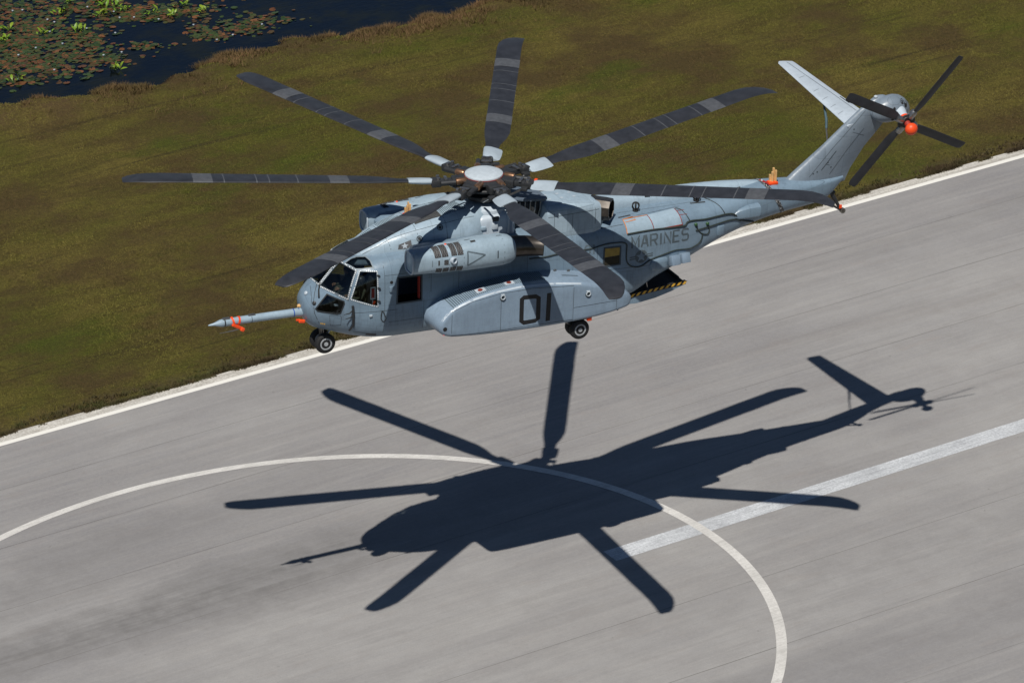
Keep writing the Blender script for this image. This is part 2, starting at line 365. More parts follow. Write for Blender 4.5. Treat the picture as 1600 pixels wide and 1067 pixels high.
if np.linalg.norm(inset_ring(SPR, .1)[30]-cen) > np.linalg.norm(SPR[30]-cen): sgn = -1
else: sgn = 1
def sponson(side):
    rings = []
    for y, d in [(2.50,.30),(2.50,.13),(2.49,.085),(2.465,.045),(2.43,.018),(2.38,0),(2.1,-.01),(1.8,-.02),(1.2,-.04)]:
        q = inset_ring(SPR, sgn*d)
        if d == .30: q = cen+(SPR-cen)*np.array([.82, .6])
        rings.append([(p[0]-(2.5-y)*.12*max(0, min(1, (6-p[0])/2)), side*y, p[1]+(2.5-y)*.06) for p in q])
    return obj('sponson', loft('sponson', rings), heli, 'paint_panel', ang=30)
spL = sponson(-1); spR = sponson(1)

# side engine nacelles
def nacelle(s):
    yc = 2.03*s; rings = []
    for x, rz, ry, dz, dy in [(3.10,.30,.28,-.02,-.05),(3.12,.37,.35,-.01,-.04),(3.2,.40,.39,0,-.03),(3.5,.41,.41,0,-.02),(3.9,.45,.44,.0,0),(4.02,.475,.465,0,0),(4.75,.49,.48,.0,0),(4.85,.515,.505,0,0),(5.6,.535,.525,.01,0),(6.3,.525,.515,.0,0),(6.62,.47,.46,-.01,0),(6.76,.38,.38,-.02,0)]:
        rings.append(section(x, 3.59+dz+.03*(x-3)/3.7-rz, 3.59+dz+.03*(x-3)/3.7+rz, ry, 3.59+dz+.03*(x-3)/3.7, (3.2 if x < 3.6 else 2.4), (3.2 if x < 3.6 else 2.4), 48, yc+dy*s))
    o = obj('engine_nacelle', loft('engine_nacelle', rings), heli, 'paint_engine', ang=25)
    sp = loft('engine_mount', [section(x, 3.62-h, 3.62+h, .42, 3.62, 3, 3, 24, 1.58*s) for x, h in [(3.3,.12),(3.5,.30),(4.2,.34),(6.0,.34),(6.5,.26),(6.9,.1)]])
    obj('engine_mount', sp, o, 'paint')
    c0 = Vector((6.70, yc, 3.64)); pts = [c0, c0+Vector((.25,.01*s,0)), c0+Vector((.55,.05*s,-.01)), c0+Vector((.85,.14*s,-.02)), c0+Vector((1.12,.28*s,-.03))]
    out = tube('exhaust_pipe', pts, [.365,.36,.345,.33,.32], 28, False); inn = tube('in', pts[::-1], [.30,.31,.325,.34,.345], 28, False)
    n = 28; vs = [v.co[:] for v in out.vertices]+[v.co[:] for v in inn.vertices]; k = len(out.vertices)
    fs = [tuple(p.vertices) for p in out.polygons]+[tuple(i+k for i in p.vertices) for p in inn.polygons]
    # rim between outer end ring and inner start ring (nearest pairing)
    oe = list(range(4*n, 5*n)); ie = list(range(k, k+n))
    near = [min(ie, key=lambda j: (Vector(vs[j])-Vector(vs[i])).length) for i in oe]
    for j in range(n): fs.append((oe[j], oe[(j+1) % n], near[(j+1) % n], near[j]))
    ex = obj('exhaust_pipe', fix(mesh('exhaust_pipe', vs, [f for f in fs if len(set(f)) > 2])), o, 'exhaust')
    cap = lathe('exhaust_liner', [(0,.3),(.01,.3)], pts[2], (1,0,0), 24); obj('exhaust_liner', cap, o, 'interior')
    return o
nacL = nacelle(-1); nacR = nacelle(1)

# tail pylon, gearbox, stabiliser
def airfoil(le, te, th, up, n=20):
    """closed section from leading to trailing edge; 'up' is the thickness direction"""
    le, te, up = Vector(le), Vector(te), Vector(up).normalized(); out = []
    c = te-le
    for k in range(2*n):
        a = math.pi*k/n; u = .5*(1-math.cos(a)) if k <= n else .5*(1-math.cos(a)); s = 1 if k <= n else -1
        yt = 5*th*(.2969*math.sqrt(max(u, 0))-.126*u-.3516*u*u+.2843*u**3-.1036*u**4)
        out.append(le+c*u+up*(s*yt))
    return out
FIN = [((17.75,0,3.55),(20.42,0,3.5),.50),((18.35,0,4.05),(20.62,0,3.95),.44),((19.43,-.05,4.92),(21.08,-.07,4.72),.37),((20.26,-.17,5.73),(21.57,-.19,5.38),.33),((20.72,-.22,6.15),(21.85,-.22,5.75),.31),((21.0,-.24,6.36),(22.03,-.22,5.98),.33),((21.2,-.25,6.50),(22.14,-.22,6.17),.34),((21.4,-.25,6.60),(22.15,-.24,6.32),.26),((21.57,-.26,6.62),(21.95,-.25,6.47),.1)]
fin = obj('tail_pylon', loft('tail_pylon', [airfoil(a, b, t, (0, .97, .25)) for a, b, t in FIN]), heli, 'paint_tail')
def ell_rings(ax, prof, n=28):
    rings = []
    for (x, y, z, ry, rz) in prof: rings.append([(x, y+ry*math.cos(2*math.pi*k/n), z+rz*math.sin(2*math.pi*k/n)) for k in range(n)])
    return rings
GBP = [(20.93,-.66,6.20,.05,.06),(20.98,-.67,6.21,.17,.18),(21.1,-.69,6.22,.29,.31),(21.3,-.71,6.24,.38,.42),(21.55,-.72,6.27,.43,.48),(21.8,-.70,6.29,.44,.48),(22.05,-.65,6.27,.42,.44),(22.28,-.58,6.22,.34,.35),(22.46,-.52,6.16,.22,.22),(22.56,-.48,6.12,.06,.06)]
gb = obj('tail_gearbox_fairing', loft('tail_gearbox_fairing', ell_rings(0, [(x+.14, y+.30, z-.13, a, b) for x, y, z, a, b in GBP])), heli, 'paint_tail')
stab = obj('stabiliser', loft('stabiliser', [airfoil(a, b, t, (0, -.16, .99)) for a, b, t in [((20.25,-.3,5.62),(21.4,-.3,5.68),.15),((20.22,0,5.69),(21.34,0,5.74),.15),((20.03,2.2,6.11),(20.93,2.2,6.1),.11),((19.86,4.25,6.50),(20.54,4.25,6.45),.07),((19.95,4.40,6.52),(20.5,4.40,6.47),.03)]]), heli, 'paint_light')
# ------------------------------------------------------------------ draping of panels, seams, lettering and cables on the skins
def subdiv(bm, maxlen):
    bmesh.ops.triangulate(bm, faces=bm.faces[:])
    for _ in range(6):
        es = [e for e in bm.edges if e.calc_length() > maxlen]
        if not es: break
        bmesh.ops.subdivide_edges(bm, edges=es, cuts=1); bmesh.ops.triangulate(bm, faces=[f for f in bm.faces if len(f.verts) > 3])
def drape(name, polys, bvh, mat, parent, D=(0,1,0), off=.006, thick=0., maxlen=.2, back=4., **props):
    D = Vector(D).normalized(); bm = bmesh.new()
    for i, p in enumerate(polys):
        try: bm.faces.new([bm.verts.new(Vector(q)) for q in p])
        except ValueError: pass
    bmesh.ops.remove_doubles(bm, verts=bm.verts, dist=1e-4); subdiv(bm, maxlen)
    base = {}
    for v in bm.verts:
        h = bvh.ray_cast(v.co-D*back, D, back+3)
        if h[0] is None:
            h = bvh.find_nearest(v.co)
        n = h[1] if h[1].dot(D) < 0 else -h[1]
        v.co = h[0]+n*off; base[v] = h[0]-n*.01
    if thick:
        be = [e for e in bm.edges if e.is_boundary]; nv = {}
        for e in be:
            for v in e.verts:
                if v not in nv: nv[v] = bm.verts.new(base[v])
            a, b = e.verts; bm.faces.new((a, b, nv[b], nv[a]))
    bmesh.ops.recalc_face_normals(bm, faces=bm.faces)
    # open sheets: face outwards
    if not thick:
        for f in bm.faces:
            if f.normal.dot(D) > 0: f.normal_flip()
    me = bpy.data.meshes.new(name); bm.to_mesh(me); bm.free()
    return obj(name, me, parent, mat, **props)
def S(poly, y=-1.5): return [(x, y, z) for x, z in poly]
def T(poly, z=4.): return [(x, y, z) for x, y in poly]
def tape(pts, w, D=(0,1,0), closed=False):
    D = Vector(D).normalized(); P = [Vector(p) for p in pts]; n = len(P); L, Rr = [], []
    for i in range(n):
        a = P[(i-1) % n] if closed or i else P[i]; b = P[(i+1) % n] if closed or i < n-1 else P[i]
        t = (b-a); t -= D*t.dot(D); t.normalize(); s = t.cross(D)
        k = 1.0
        if (closed or 0 < i < n-1):
            t1 = (P[i]-a); t1 -= D*t1.dot(D); t1.normalize(); k = 1/max(.5, abs(t1.dot(t)))
        L.append(P[i]+s*w*.5*k); Rr.append(P[i]-s*w*.5*k)
    return [(L[i], L[(i+1) % n], Rr[(i+1) % n], Rr[i]) for i in range(n if closed else n-1)]
def rect(x0, x1, z0, z1, c=0.):
    if not c: return [(x0,z0),(x1,z0),(x1,z1),(x0,z1)]
    return [(x0+c,z0),(x1-c,z0),(x1,z0+c),(x1,z1-c),(x1-c,z1),(x0+c,z1),(x0,z1-c),(x0,z0+c)]
def ngon(cx, cy, r, n=16, a0=0, ry=None): return [(cx+r*math.cos(a0+2*math.pi*k/n), cy+(ry or r)*math.sin(a0+2*math.pi*k/n)) for k in range(n)]
def surf(bvh, p, D=(0,1,0), lift=0., back=4.):
    D = Vector(D).normalized(); h = bvh.ray_cast(Vector(p)-D*back, D, back+3)
    if h[0] is None: h = bvh.find_nearest(Vector(p))
    n = h[1] if h[1].dot(D) < 0 else -h[1]; return h[0]+n*lift, n
def cable(name, pts, r, bvh, mat, parent, D=(0,1,0), dens=4):
    q = []
    for a, b in zip(pts[:-1], pts[1:]):
        for k in range(dens): q.append(Vector(a).lerp(Vector(b), k/dens))
    q.append(Vector(pts[-1]))
    q = [surf(bvh, p, D, r*.7)[0] for p in q]
    for _ in range(2): q = [q[0]]+[(q[i-1]+q[i]*2+q[i+1])/4 for i in range(1, len(q)-1)]+[q[-1]]
    return obj(name, tube(name, q, r, 6), parent, mat)
def stroke(text_lines, x0, z0, h, w_frac, sw, slant=0., gap=.28):
    """strokes of block letters -> list of quads (x, z)"""
    G = {'M': [[(0,0),(0,1),(.5,.25),(1,1),(1,0)]], 'A': [[(0,0),(.42,1),(.58,1),(1,0)],[(.2,.33),(.8,.33)]],
         'R': [[(0,0),(0,1),(.8,1),(1,.88),(1,.62),(.8,.5),(.05,.5)],[(.5,.5),(1,0)]], 'I': [[(.5,0),(.5,1)]],
         'N': [[(0,0),(0,1),(1,0),(1,1)]], 'E': [[(1,0),(0,0),(0,1),(1,1)],[(.05,.52),(.8,.52)]],
         'S': [[(0,.12),(.15,0),(.85,0),(1,.13),(1,.4),(.85,.52),(.15,.52),(0,.64),(0,.88),(.15,1),(.85,1),(1,.88)]],
         '0': [[(0,.2),(.25,0),(.75,0),(1,.2),(1,.8),(.75,1),(.25,1),(0,.8),(0,.2)]], '1': [[(.5,0),(.5,1)]]}
    quads = []; cx = x0
    for ch in text_lines:
        W = h*w_frac*(.35 if ch in 'I1' else 1)
        for pl in G[ch]:
            pts = [(cx+u*W, 0, z0+slant*(cx+u*W-x0)+v*h) for u, v in pl]
            closed = pl[0] == pl[-1]
            quads.append(tape(pts[:-1] if closed else pts, sw, closed=closed))
        cx += W+gap*h
    return quads
def lettering(name, quads, bvh, mat, parent, y=-1.5, off=.004):
    o = None
    for k, qs in enumerate(quads):
        me_o = drape(name, [[(p.x, y, p.z) for p in q] for q in qs], bvh, mat, parent, off=off+.0012*(k % 3), maxlen=.25)
    return me_o
def mirror(pts): return [(x, -y, z) for x, y, z in pts][::-1]
def poly_normal(p):
    n = Vector((0,0,0))
    for i in range(len(p)):
        a, b = Vector(p[i]), Vector(p[(i+1) % len(p)]); n += a.cross(b)
    return n.normalized()
def outward(p):
    n = poly_normal(p); c = sum((Vector(q) for q in p), Vector())/len(p)
    return n if n.dot(c-Vector((2.2,0,2.0))) > 0 else -n
def grow(p, d):
    n = outward(p); m = len(p); P = [Vector(q) for q in p]; c = sum(P, Vector())/m; out = []
    for i in range(m):
        t1 = (P[i]-P[i-1]).normalized(); t2 = (P[(i+1) % m]-P[i]).normalized()
        s1 = t1.cross(n); s2 = t2.cross(n)
        if s1.dot(P[i]-c) < 0 and s2.dot(P[i]-c) < 0: s1, s2 = -s1, -s2
        s = (s1+s2).normalized(); out.append(P[i]+s*d/max(.45, s.dot(s1)))
    return out

# ---- cockpit glazing and openings
M['frame'] = plain('window_frame', (.20, .245, .28), .45); M['frame_dark'] = plain('frame_dark', (.10, .125, .145), .5); M['dot'] = plain('fastener_white', (.72,.74,.76), .4, var=.1)
M['seal'] = plain('window_seal', (.02, .024, .028), .6)
M['line'] = plain('seam_dark', (.045, .058, .068), .7)
t = NT('tinted_glass')
lw = t.n('LayerWeight'); lw.inputs[0].default_value = .25
tr = t.n('BsdfTransparent'); tr.inputs[0].default_value = (.50, .55, .57, 1)
gl = t.n('BsdfGlossy'); gl.inputs[0].default_value = (.8, .9, 1, 1); gl.inputs['Roughness'].default_value = .06
mx = t.n('MixShader'); t.l(t.math('ADD', t.math('MULTIPLY', lw.outputs['Fresnel'], .5), .03), mx.inputs[0]); t.l(tr.outputs[0], mx.inputs[1]); t.l(gl.outputs[0], mx.inputs[2])
t.l(mx.outputs[0], t.out.inputs[0]); M['glass'] = t.m
W_C = [(1.26,-.40,3.24),(1.57,-1.03,3.12),(1.24,-1.16,2.25),(.56,-.45,2.53)]
W_B = [(1.2,.28,3.25),(1.23,-.30,3.25),(.54,-.35,2.57),(.50,.33,2.57)]
W_D = [(1.70,-1.12,3.12),(2.20,-1.35,3.12),(2.20,-1.46,1.95),(2.05,-1.44,1.99),(1.36,-1.23,2.23)]
W_E = [(1.38,-.59,3.27),(1.59,-.56,3.37),(1.80,-.56,3.41),(2.04,-.70,3.44),(2.10,-.99,3.39),(2.11,-1.22,3.24),(1.78,-1.10,3.20),(1.60,-.99,3.18)]
W_F = [(.67,-.79,2.31),(1.12,-1.13,2.13),(1.13,-1.14,2.06),(1.02,-1.09,1.73),(.92,-1.04,1.70),(.37,-.74,1.76),(.33,-.69,1.82)]
DOOR = [(2.92,-1.5,2.84),(3.74,-1.5,2.82),(3.75,-1.5,1.97),(2.90,-1.5,1.97)]
RWIN = [(10.46,-1.5,2.88),(11.06,-1.5,2.86),(11.06,-1.5,2.22),(10.43,-1.5,2.22)]
wins = [('windscreen', W_C), ('windscreen', mirror(W_C)), ('windscreen', W_B), ('side_window', W_D), ('side_window', mirror(W_D)), ('eyebrow_window', W_E), ('eyebrow_window', mirror(W_E)), ('chin_window', W_F), ('chin_window', mirror(W_F))]
def prism(p, d_out, d_in):
    n = outward(p); a = [Vector(q)+n*d_out for q in p]; b = [Vector(q)-n*d_in for q in p]; m = len(p)
    me = fix(mesh('cut', a+b, [tuple(range(m)), tuple(range(m, 2*m))[::-1]]+[(i, (i+1) % m, m+(i+1) % m, m+i) for i in range(m)]))
    bm = bmesh.new(); bm.from_mesh(me); bmesh.ops.triangulate(bm, faces=[f for f in bm.faces if len(f.verts) > 4]); bm.to_mesh(me); bm.free(); return me
cav = loft('cavity', [hull_ring(x, .06, .30, 40) for x in [.42,.6,.9,1.3,1.8,2.4,3.2,5,7,9,10.5,11.3]]); 
cut = [obj('cut', cav, heli, 'interior', False)]
rear = mesh('rear', [(x, y, z) for y in (-1.2, 1.2) for x, z in [(11.0,1.05),(11.6,.5),(13.75,1.45),(13.75,2.5),(12.6,2.9),(11.0,2.9)]], [(0,1,2,3,4,5),(11,10,9,8,7,6)]+[(i, (i+1) % 6, 6+(i+1) % 6, 6+i) for i in range(6)])
cut.append(obj('cut', fix(rear), heli, 'interior', False))
for nm, p in wins: cut.append(obj('cut', prism(p, .35, .30), heli, 'interior', False))
cut.append(obj('cut', prism(DOOR, .3, .35), heli, 'interior', False)); cut.append(obj('cut', prism(mirror(DOOR), .3, .35), heli, 'interior', False))
hull.data.materials.append(M['interior'])
boolean(hull, cut)
hull.data.polygons.foreach_set('use_smooth', [True]*len(hull.data.polygons)); hull.data.set_sharp_from_angle(angle=R(30))
fast = []
for nm, p in wins:
    n = outward(p); g = drape(nm, [[Vector(q) for q in grow(p, .01)]], HULL, 'glass', heli, D=-n, off=-.012, back=.5, maxlen=.25)
    fw = .055 if nm == 'windscreen' else .035
    o_, i_ = grow(p, fw), grow(p, -.004); m = len(p)
    drape('window_frame', [(o_[k], o_[(k+1) % m], i_[(k+1) % m], i_[k]) for k in range(m)], HULL, 'frame_dark' if nm == 'windscreen' else ('seal' if nm == 'chin_window' else 'frame'), g, D=-n, off=.012, thick=1, back=.5, maxlen=.25)
    if nm in ('windscreen', 'side_window'):
        bits = []
        mid = grow(p, fw*.55)
        for k in range(m):
            a, b = mid[k], mid[(k+1) % m]; L = (b-a).length; c = max(1, int(L/.062))
            for q in range(c):
                if random.random() < .08: continue
                pt = a.lerp(b, (q+.5)/c); h, nn = surf(HULL, pt, -n, .014, .5)
                dirv = (b-a).normalized(); rot = Matrix((dirv, nn.cross(dirv).normalized(), nn)).transposed().to_euler()
                bits.append(box('f', h, (.034, .028, .006), rot))
        obj('fastener_row', join('fastener_row', bits), g, 'dot', False, kind='stuff')
drape('door_frame', [[(a[0], a[1], a[2]) for a in q] for q in tape([(x, -1.5, z) for x, y, z in grow(DOOR, .02)], .05, closed=True)], HULL, 'line', heli, off=.008, thick=1)
obj('door_lining', box('door_lining', (3.70, -1.39, 2.40), (.05, .12, .80)), heli, plain('red_lining', (.30, .02, .012), .6), False)
# rear cabin window: recessed pane, yellow blind over the upper half
rw = drape('cabin_window', [RWIN], HULL, 'seal', heli, off=.003)
drape('window_blind', [S([(10.49,2.86),(11.04,2.84),(11.03,2.56),(10.47,2.54)])], HULL, plain('yellow_blind', (.30, .20, .045), .35), rw, off=.006)
drape('window_pane', [S([(10.47,2.52),(11.03,2.54),(11.04,2.25),(10.46,2.25)])], HULL, plain('dark_pane', (.03,.028,.022), .12), rw, off=.006)
drape('window_frame', tape(RWIN, .05, closed=True), HULL, 'line', rw, off=.016, thick=1)

# ---- cockpit inside: seats, panel
obj('instrument_panel', join('instrument_panel', [box('a', (.92,0,2.02), (.30,1.5,.34), (0,R(-20),0), .03), box('b', (1.5,0,1.6), (.9,.34,.45), None, .03)]), heli, 'dark', False)
for s in (-1, 1):
    st = obj('pilot_seat', join('pilot_seat', [box('p', (1.98,.56*s,1.62), (.5,.5,.12), None, .03), box('q', (2.27,.56*s,2.02), (.12,.5,.8), (0,R(8),0), .03), box('h', (2.33,.56*s,2.52), (.1,.3,.2), (0,R(8),0), .03), box('r', (1.98,.56*s,1.3), (.3,.3,.6))]), heli, 'dark', False)
obj('cockpit_light', box('c', (.98,-.82,1.92), (.12,.10,.06)), heli, 'white', False)
# mirror / tablet arm in the port side window
tf = obj('tablet_bracket', join('tablet_bracket', [box('a', (2.02,-1.30,2.36), (.03,.03,.42)), box('b', (2.16,-1.33,2.36), (.03,.03,.42)), box('c', (2.09,-1.315,2.56), (.17,.03,.03)), box('d', (2.09,-1.315,2.16), (.17,.03,.03)), box('e', (2.09,-1.30,2.05), (.03,.03,.3))]), heli, 'white', False)
obj('tablet_screen', box('tablet_screen', (2.09,-1.30,2.36), (.12,.02,.38)), tf, plain('red_screen', (.28,.03,.03), .4), False)
obj('red_handle', box('red_handle', (2.12,-1.36,2.03), (.07,.04,.13), (0,R(25),0), .01), heli, 'orange', False)

# ---- nose details
def nd(name, pts, w, mat='line', off=.005, D=(.35,.9,-.15)): return drape(name, tape(pts, w, D), HULL, mat, heli, D=D, off=off)
nd('nose_seam', [(.53,-.26,2.6),(.36,-.45,2.3),(.27,-.57,1.98),(.28,-.66,1.66),(.42,-.7,1.3)], .02)
nd('nose_seam', [(.30,-.2,2.45),(.24,-.5,2.15),(.2,-.55,1.95)], .014)
nd('nose_seam', [(1.46,-1.2,1.72),(1.46,-1.2,1.0),(1.9,-1.2,.92)], .014)
nd('nose_seam', [(1.46,-1.2,1.72),(2.3,-1.4,1.74),(2.9,-1.5,1.74)], .012)
nd('access_panel_seam', [(.72,-.9,1.62),(1.05,-1,1.62),(1.1,-1,1.55),(1.08,-1,1.25),(.75,-.9,1.22),(.72,-.9,1.62)], .012)
obj('wiper', tube('wiper', [surf(HULL, p, (.5,.7,-.3), .03)[0] for p in [(.60,-.38,2.6),(.50,-.5,2.4),(.44,-.66,2.19)]], [.018,.024,.03], 8), heli, 'black')
obj('wiper', tube('wiper', [surf(HULL, p, (.5,-.7,-.3), .03)[0] for p in [(.60,.38,2.6),(.50,.5,2.4),(.44,.66,2.19)]], [.018,.024,.03], 8), heli, 'black')
for p in [(.28,-.62,2.0),(.15,-.2,2.22)]:
    h, n = surf(HULL, p, (.7,.6,-.2), -.01); obj('sensor_dome', lathe('sensor_dome', [(0,.07),(.03,.07),(.05,.045),(.055,.01)], h, n, 14), heli, 'paint_light' if p[1] > -.5 else 'dark')
h, n = surf(HULL, (1.02,0,3.2), (0,0,-1), 0); obj('roof_sensor', lathe('roof_sensor', [(0,.09),(.04,.08),(.06,.03)], surf(HULL, (1.75,-.30,3.4), (0,0,-1), -.01)[0], (0,0,1), 14), heli, 'white')
stp = obj('hoist_bracket', tube('hoist_bracket', [surf(HULL, p, (0,1,0), .05)[0] for p in [(1.40,-1.2,2.0),(1.43,-1.2,1.7),(1.45,-1.2,1.30),(1.36,-1.1,1.08)]], [.045,.04,.035,.03], 8), heli, 'dark')
obj('pitot_arm', tube('pitot_arm', [surf(HULL, (1.40,-1.2,1.83), (0,1,0), .02)[0], Vector((1.25,-1.36,1.78)), Vector((1.05,-1.36,1.76))], [.022,.02,.012], 8), stp, 'dark')
obj('pitot_arm', tube('pitot_arm', [surf(HULL, (1.42,-1.2,1.66), (0,1,0), .02)[0], Vector((1.27,-1.36,1.62)), Vector((1.10,-1.36,1.60))], [.022,.02,.012], 8), stp, 'dark')
lp = [(2.36,1.76),(2.33,1.6),(2.33,1.46),(2.40,1.36),(2.48,1.38),(2.50,1.5),(2.44,1.62),(2.38,1.76)]
cable('rope_loop', S(lp), .016, HULL, 'dark', heli)
obj('fitting', box('fitting', surf(HULL, (1.98,-1.5,1.62), (0,1,0), .02)[0], (.10,.05,.07), None, .01), heli, 'white', False)
obj('small_box', box('small_box', surf(HULL, (2.69,-1.5,2.5), (0,1,0), .02)[0], (.18,.07,.20), None, .02), heli, 'paint', True)
drape('vent_hole', [S(ngon(2.68,2.73,.055))], HULL, 'black', heli, off=.006)
for k, (x, z) in enumerate([(2.24,3.0),(2.24,2.58),(2.24,2.12)]): obj('window_latch', box('window_latch', surf(HULL, (x,-1.5,z), (0,1,0), .03)[0], (.10,.06,.05), (0,R(20),0), .01), heli, 'dark', False)
for k in range(3): obj('identification_light', box('identification_light', surf(HULL, (.50+.06*k,-.7,1.27), (.3,1,.2), .006)[0], (.035,.02,.04)), heli, 'yellow', False)
drape('floor_hatch', [S([(1.9,.84),(2.25,.78),(2.25,.88),(1.9,.93)])], HULL, 'dark', heli, off=.006)

# ---- refuelling probe
PY = -.05
pr = obj('refuelling_probe', tube('refuelling_probe', [(.35,PY,1.50),(0,PY,1.505),(-.2,PY,1.51),(-1.2,PY,1.52),(-2.0,PY,1.52),(-2.75,PY,1.51),(-2.82,PY,1.51),(-3.04,PY,1.50),(-3.2,PY,1.49),(-3.24,PY,1.49)], [.16,.16,.138,.135,.13,.128,.12,.05,.03,.012], 20), heli, 'paint_engine', ang=20)
for x, m_, w in [(-.07,'blue',.035),(-.26,'blue',.03),(-2.70,'dark',.04),(-1.75,'line',.02)]:
    if m_ == 'blue': M['blue'] = M.get('blue') or plain('blue_band', (.01,.06,.30), .5)
    obj('probe_band', lathe('probe_band', [(0,.10),(0,.146 if x > -.3 else .136),(w,.146 if x > -.3 else .136),(w,.10)], (x,PY,1.515), (1,0,0), 20), pr, m_)
for x in (-1.72,-2.62): obj('probe_fitting', box('probe_fitting', (x,PY-.02,1.66), (.26,.09,.07), None, .025), pr, 'steel')
obj('warning_strap', join('warning_strap', [lathe('a', [(0,.12),(0,.155),(.07,.155),(.07,.12)], (-2.42,PY,1.51), (1,0,.25), 18), lathe('b', [(0,.12),(0,.155),(.06,.155),(.06,.12)], (-2.22,PY,1.52), (1,0,-.2), 18), box('c', (-2.26,PY-.14,1.36), (.42,.09,.10), (0,R(28),0), .02), box('d', (-2.1,PY-.16,1.25), (.14,.13,.13), (0,R(28),0), .03)]), pr, 'orange', False)
obj('air_data_boom', tube('air_data_boom', [(-2.25,PY-.16,1.28),(-2.45,PY-.16,1.25),(-2.9,PY-.16,1.22)], [.02,.018,.008], 8), pr, 'steel')
obj('probe_cover', join('probe_cover', [box('a', (.02,-.18,1.22), (.22,.10,.12), (0,R(10),0), .03), box('b', (-.1,-.12,1.26), (.12,.06,.05))]), heli, 'orange', False)
obj('nose_lamp', lathe('nose_lamp', [(0,.06),(.05,.07),(.10,.05),(.11,.01)], (.02,-.02,1.70), (-1,0,.3), 12), heli, 'tan')

# ---- doghouse details
DOG = bvh_of(dog)
M['strip'] = plain('anti_slip_strip', (.055,.085,.098), .8)
M['grating'] = plain('grating', (.030,.033,.035), .75)
def ribs(name, c4, n, bvh, parent, wfrac=.42, mat='strip', gaps=()):
    fs, rs, rp, fp = [Vector(p) for p in c4]; polys = []
    for k in range(n):
        a, b = (k+.5-wfrac/2)/n, (k+.5+wfrac/2)/n
        s0, s1 = fs.lerp(rs, a), fs.lerp(rs, b); p0, p1 = fp.lerp(rp, a), fp.lerp(rp, b)
        cuts = [(0, 1)]
        for (k0, k1, u0, u1) in gaps:
            if k0 <= k < k1: cuts = [(0, u0), (u1, 1)]
        for u, v in cuts: polys.append([s0.lerp(p0, u), s1.lerp(p1, u), s1.lerp(p1, v), s0.lerp(p0, v)])
    return drape(name, polys, bvh, mat, parent, D=(0,0,-1), off=.007, maxlen=.3, kind='stuff')
WALK = [([(1.92,.30),(2.64,.43),(2.68,-.43),(1.92,-.34)], 14, [(8,11,.42,.62)]), ([(2.84,.48),(3.62,.60),(3.70,-.57),(2.88,-.47)], 16, [(7,10,.42,.60)]),
        ([(4.0,.62),(4.7,.70),(4.75,.10),(4.15,.08)], 13, []), ([(4.86,.70),(5.5,.66),(5.75,-.52),(4.86,-.64)], 13, [(4,7,.4,.6)])]
for c4, n, g in WALK: ribs('walkway_strips', [(x, y, 4) for x, y in c4], n, DOG, dog, gaps=g)
drape('cooling_grating', [T([(3.87,.03),(4.78,.05),(4.81,-.64),(3.86,-.62)])], DOG, 'grating', dog, D=(0,0,-1), off=.008, thick=1)
ribs('grating_slats', [(3.87,.03,4),(4.78,.05,4),(4.81,-.64,4),(3.86,-.62,4)], 22, DOG, dog, .3, plain('grating_bar', (.10,.10,.10), .5)).location = (0,0,.01)
for x, z in [(3.87,3.94),(4.62,4.24)]:
    h, n = surf(DOG, (x,-1.,z), (0,1,-.3), -.02); o = obj('round_vent', lathe('round_vent', [(0,.105),(.035,.105),(.035,.08),(.01,.07)], h, n, 18), dog, 'line')
    obj('vent_core', lathe('vent_core', [(0,.07),(.03,.05)], h, n, 14), o, 'grating')
dp = drape('nacelle_badge', [[(3.16,-.9,3.78),(3.58,-.95,3.92),(3.6,-1,3.64),(3.13,-.92,3.63)]], DOG, plain('badge_grey', (.10,.10,.105), .6), dog, D=(0,1,-.2), off=.006)
drape('badge_star', [[(3.36+r*math.cos(a)*1.1, -1, 3.745+r*math.sin(a)) for a, r in [(math.pi/2+k*math.pi/5, .12 if k % 2 == 0 else .05) for k in range(10)]]], DOG, 'paint_light', dp, D=(0,1,-.2), off=.011)
for p in ([(2.0,-.55,3.45),(2.5,-.7,3.75),(3.0,-.72,3.98),(4.0,-.85,4.22),(4.9,-.9,4.35),(5.9,-.85,4.42)], [(2.78,.5,4.05),(2.78,0,4.05),(2.78,-.55,4.0),(2.9,-.85,3.6)], [(3.78,.6,4.3),(3.78,0,4.3),(3.8,-.7,4.25),(3.85,-1,3.7)], [(4.84,.6,4.5),(4.84,-.6,4.5),(4.84,-1,4.2),(4.85,-1.1,3.7)]):
    drape('fairing_seam', tape(p, .014, (0,.5,-.9)), DOG, 'line', dog, D=(0,.5,-.9), off=.004)
def sensor_rake(parent, base, s=1.0):
    b = Vector(base); o = obj('sensor_rake', box('sensor_rake', b+Vector((0,0,.03)), (.30*s,.24*s,.10*s), None, .03), parent, 'orange')
    for k, (dx, dy, h) in enumerate([(-.07,.03,.26),(-.02,-.02,.36),(.04,.03,.46),(.09,-.03,.40)]):
        obj('rake_rod', box('rake_rod', b+Vector((dx*s,dy*s,.03+h*s/2)), (.05*s,.07*s,h*s), None, .008), o, 'tan', False)
sensor_rake(dog, surf(DOG, (3.88,.10,5), (0,0,-1), 0)[0], .95)
sensor_rake(heli, surf(HULL, (17.45,-.22,5), (0,0,-1), -.02)[0], 1.15)

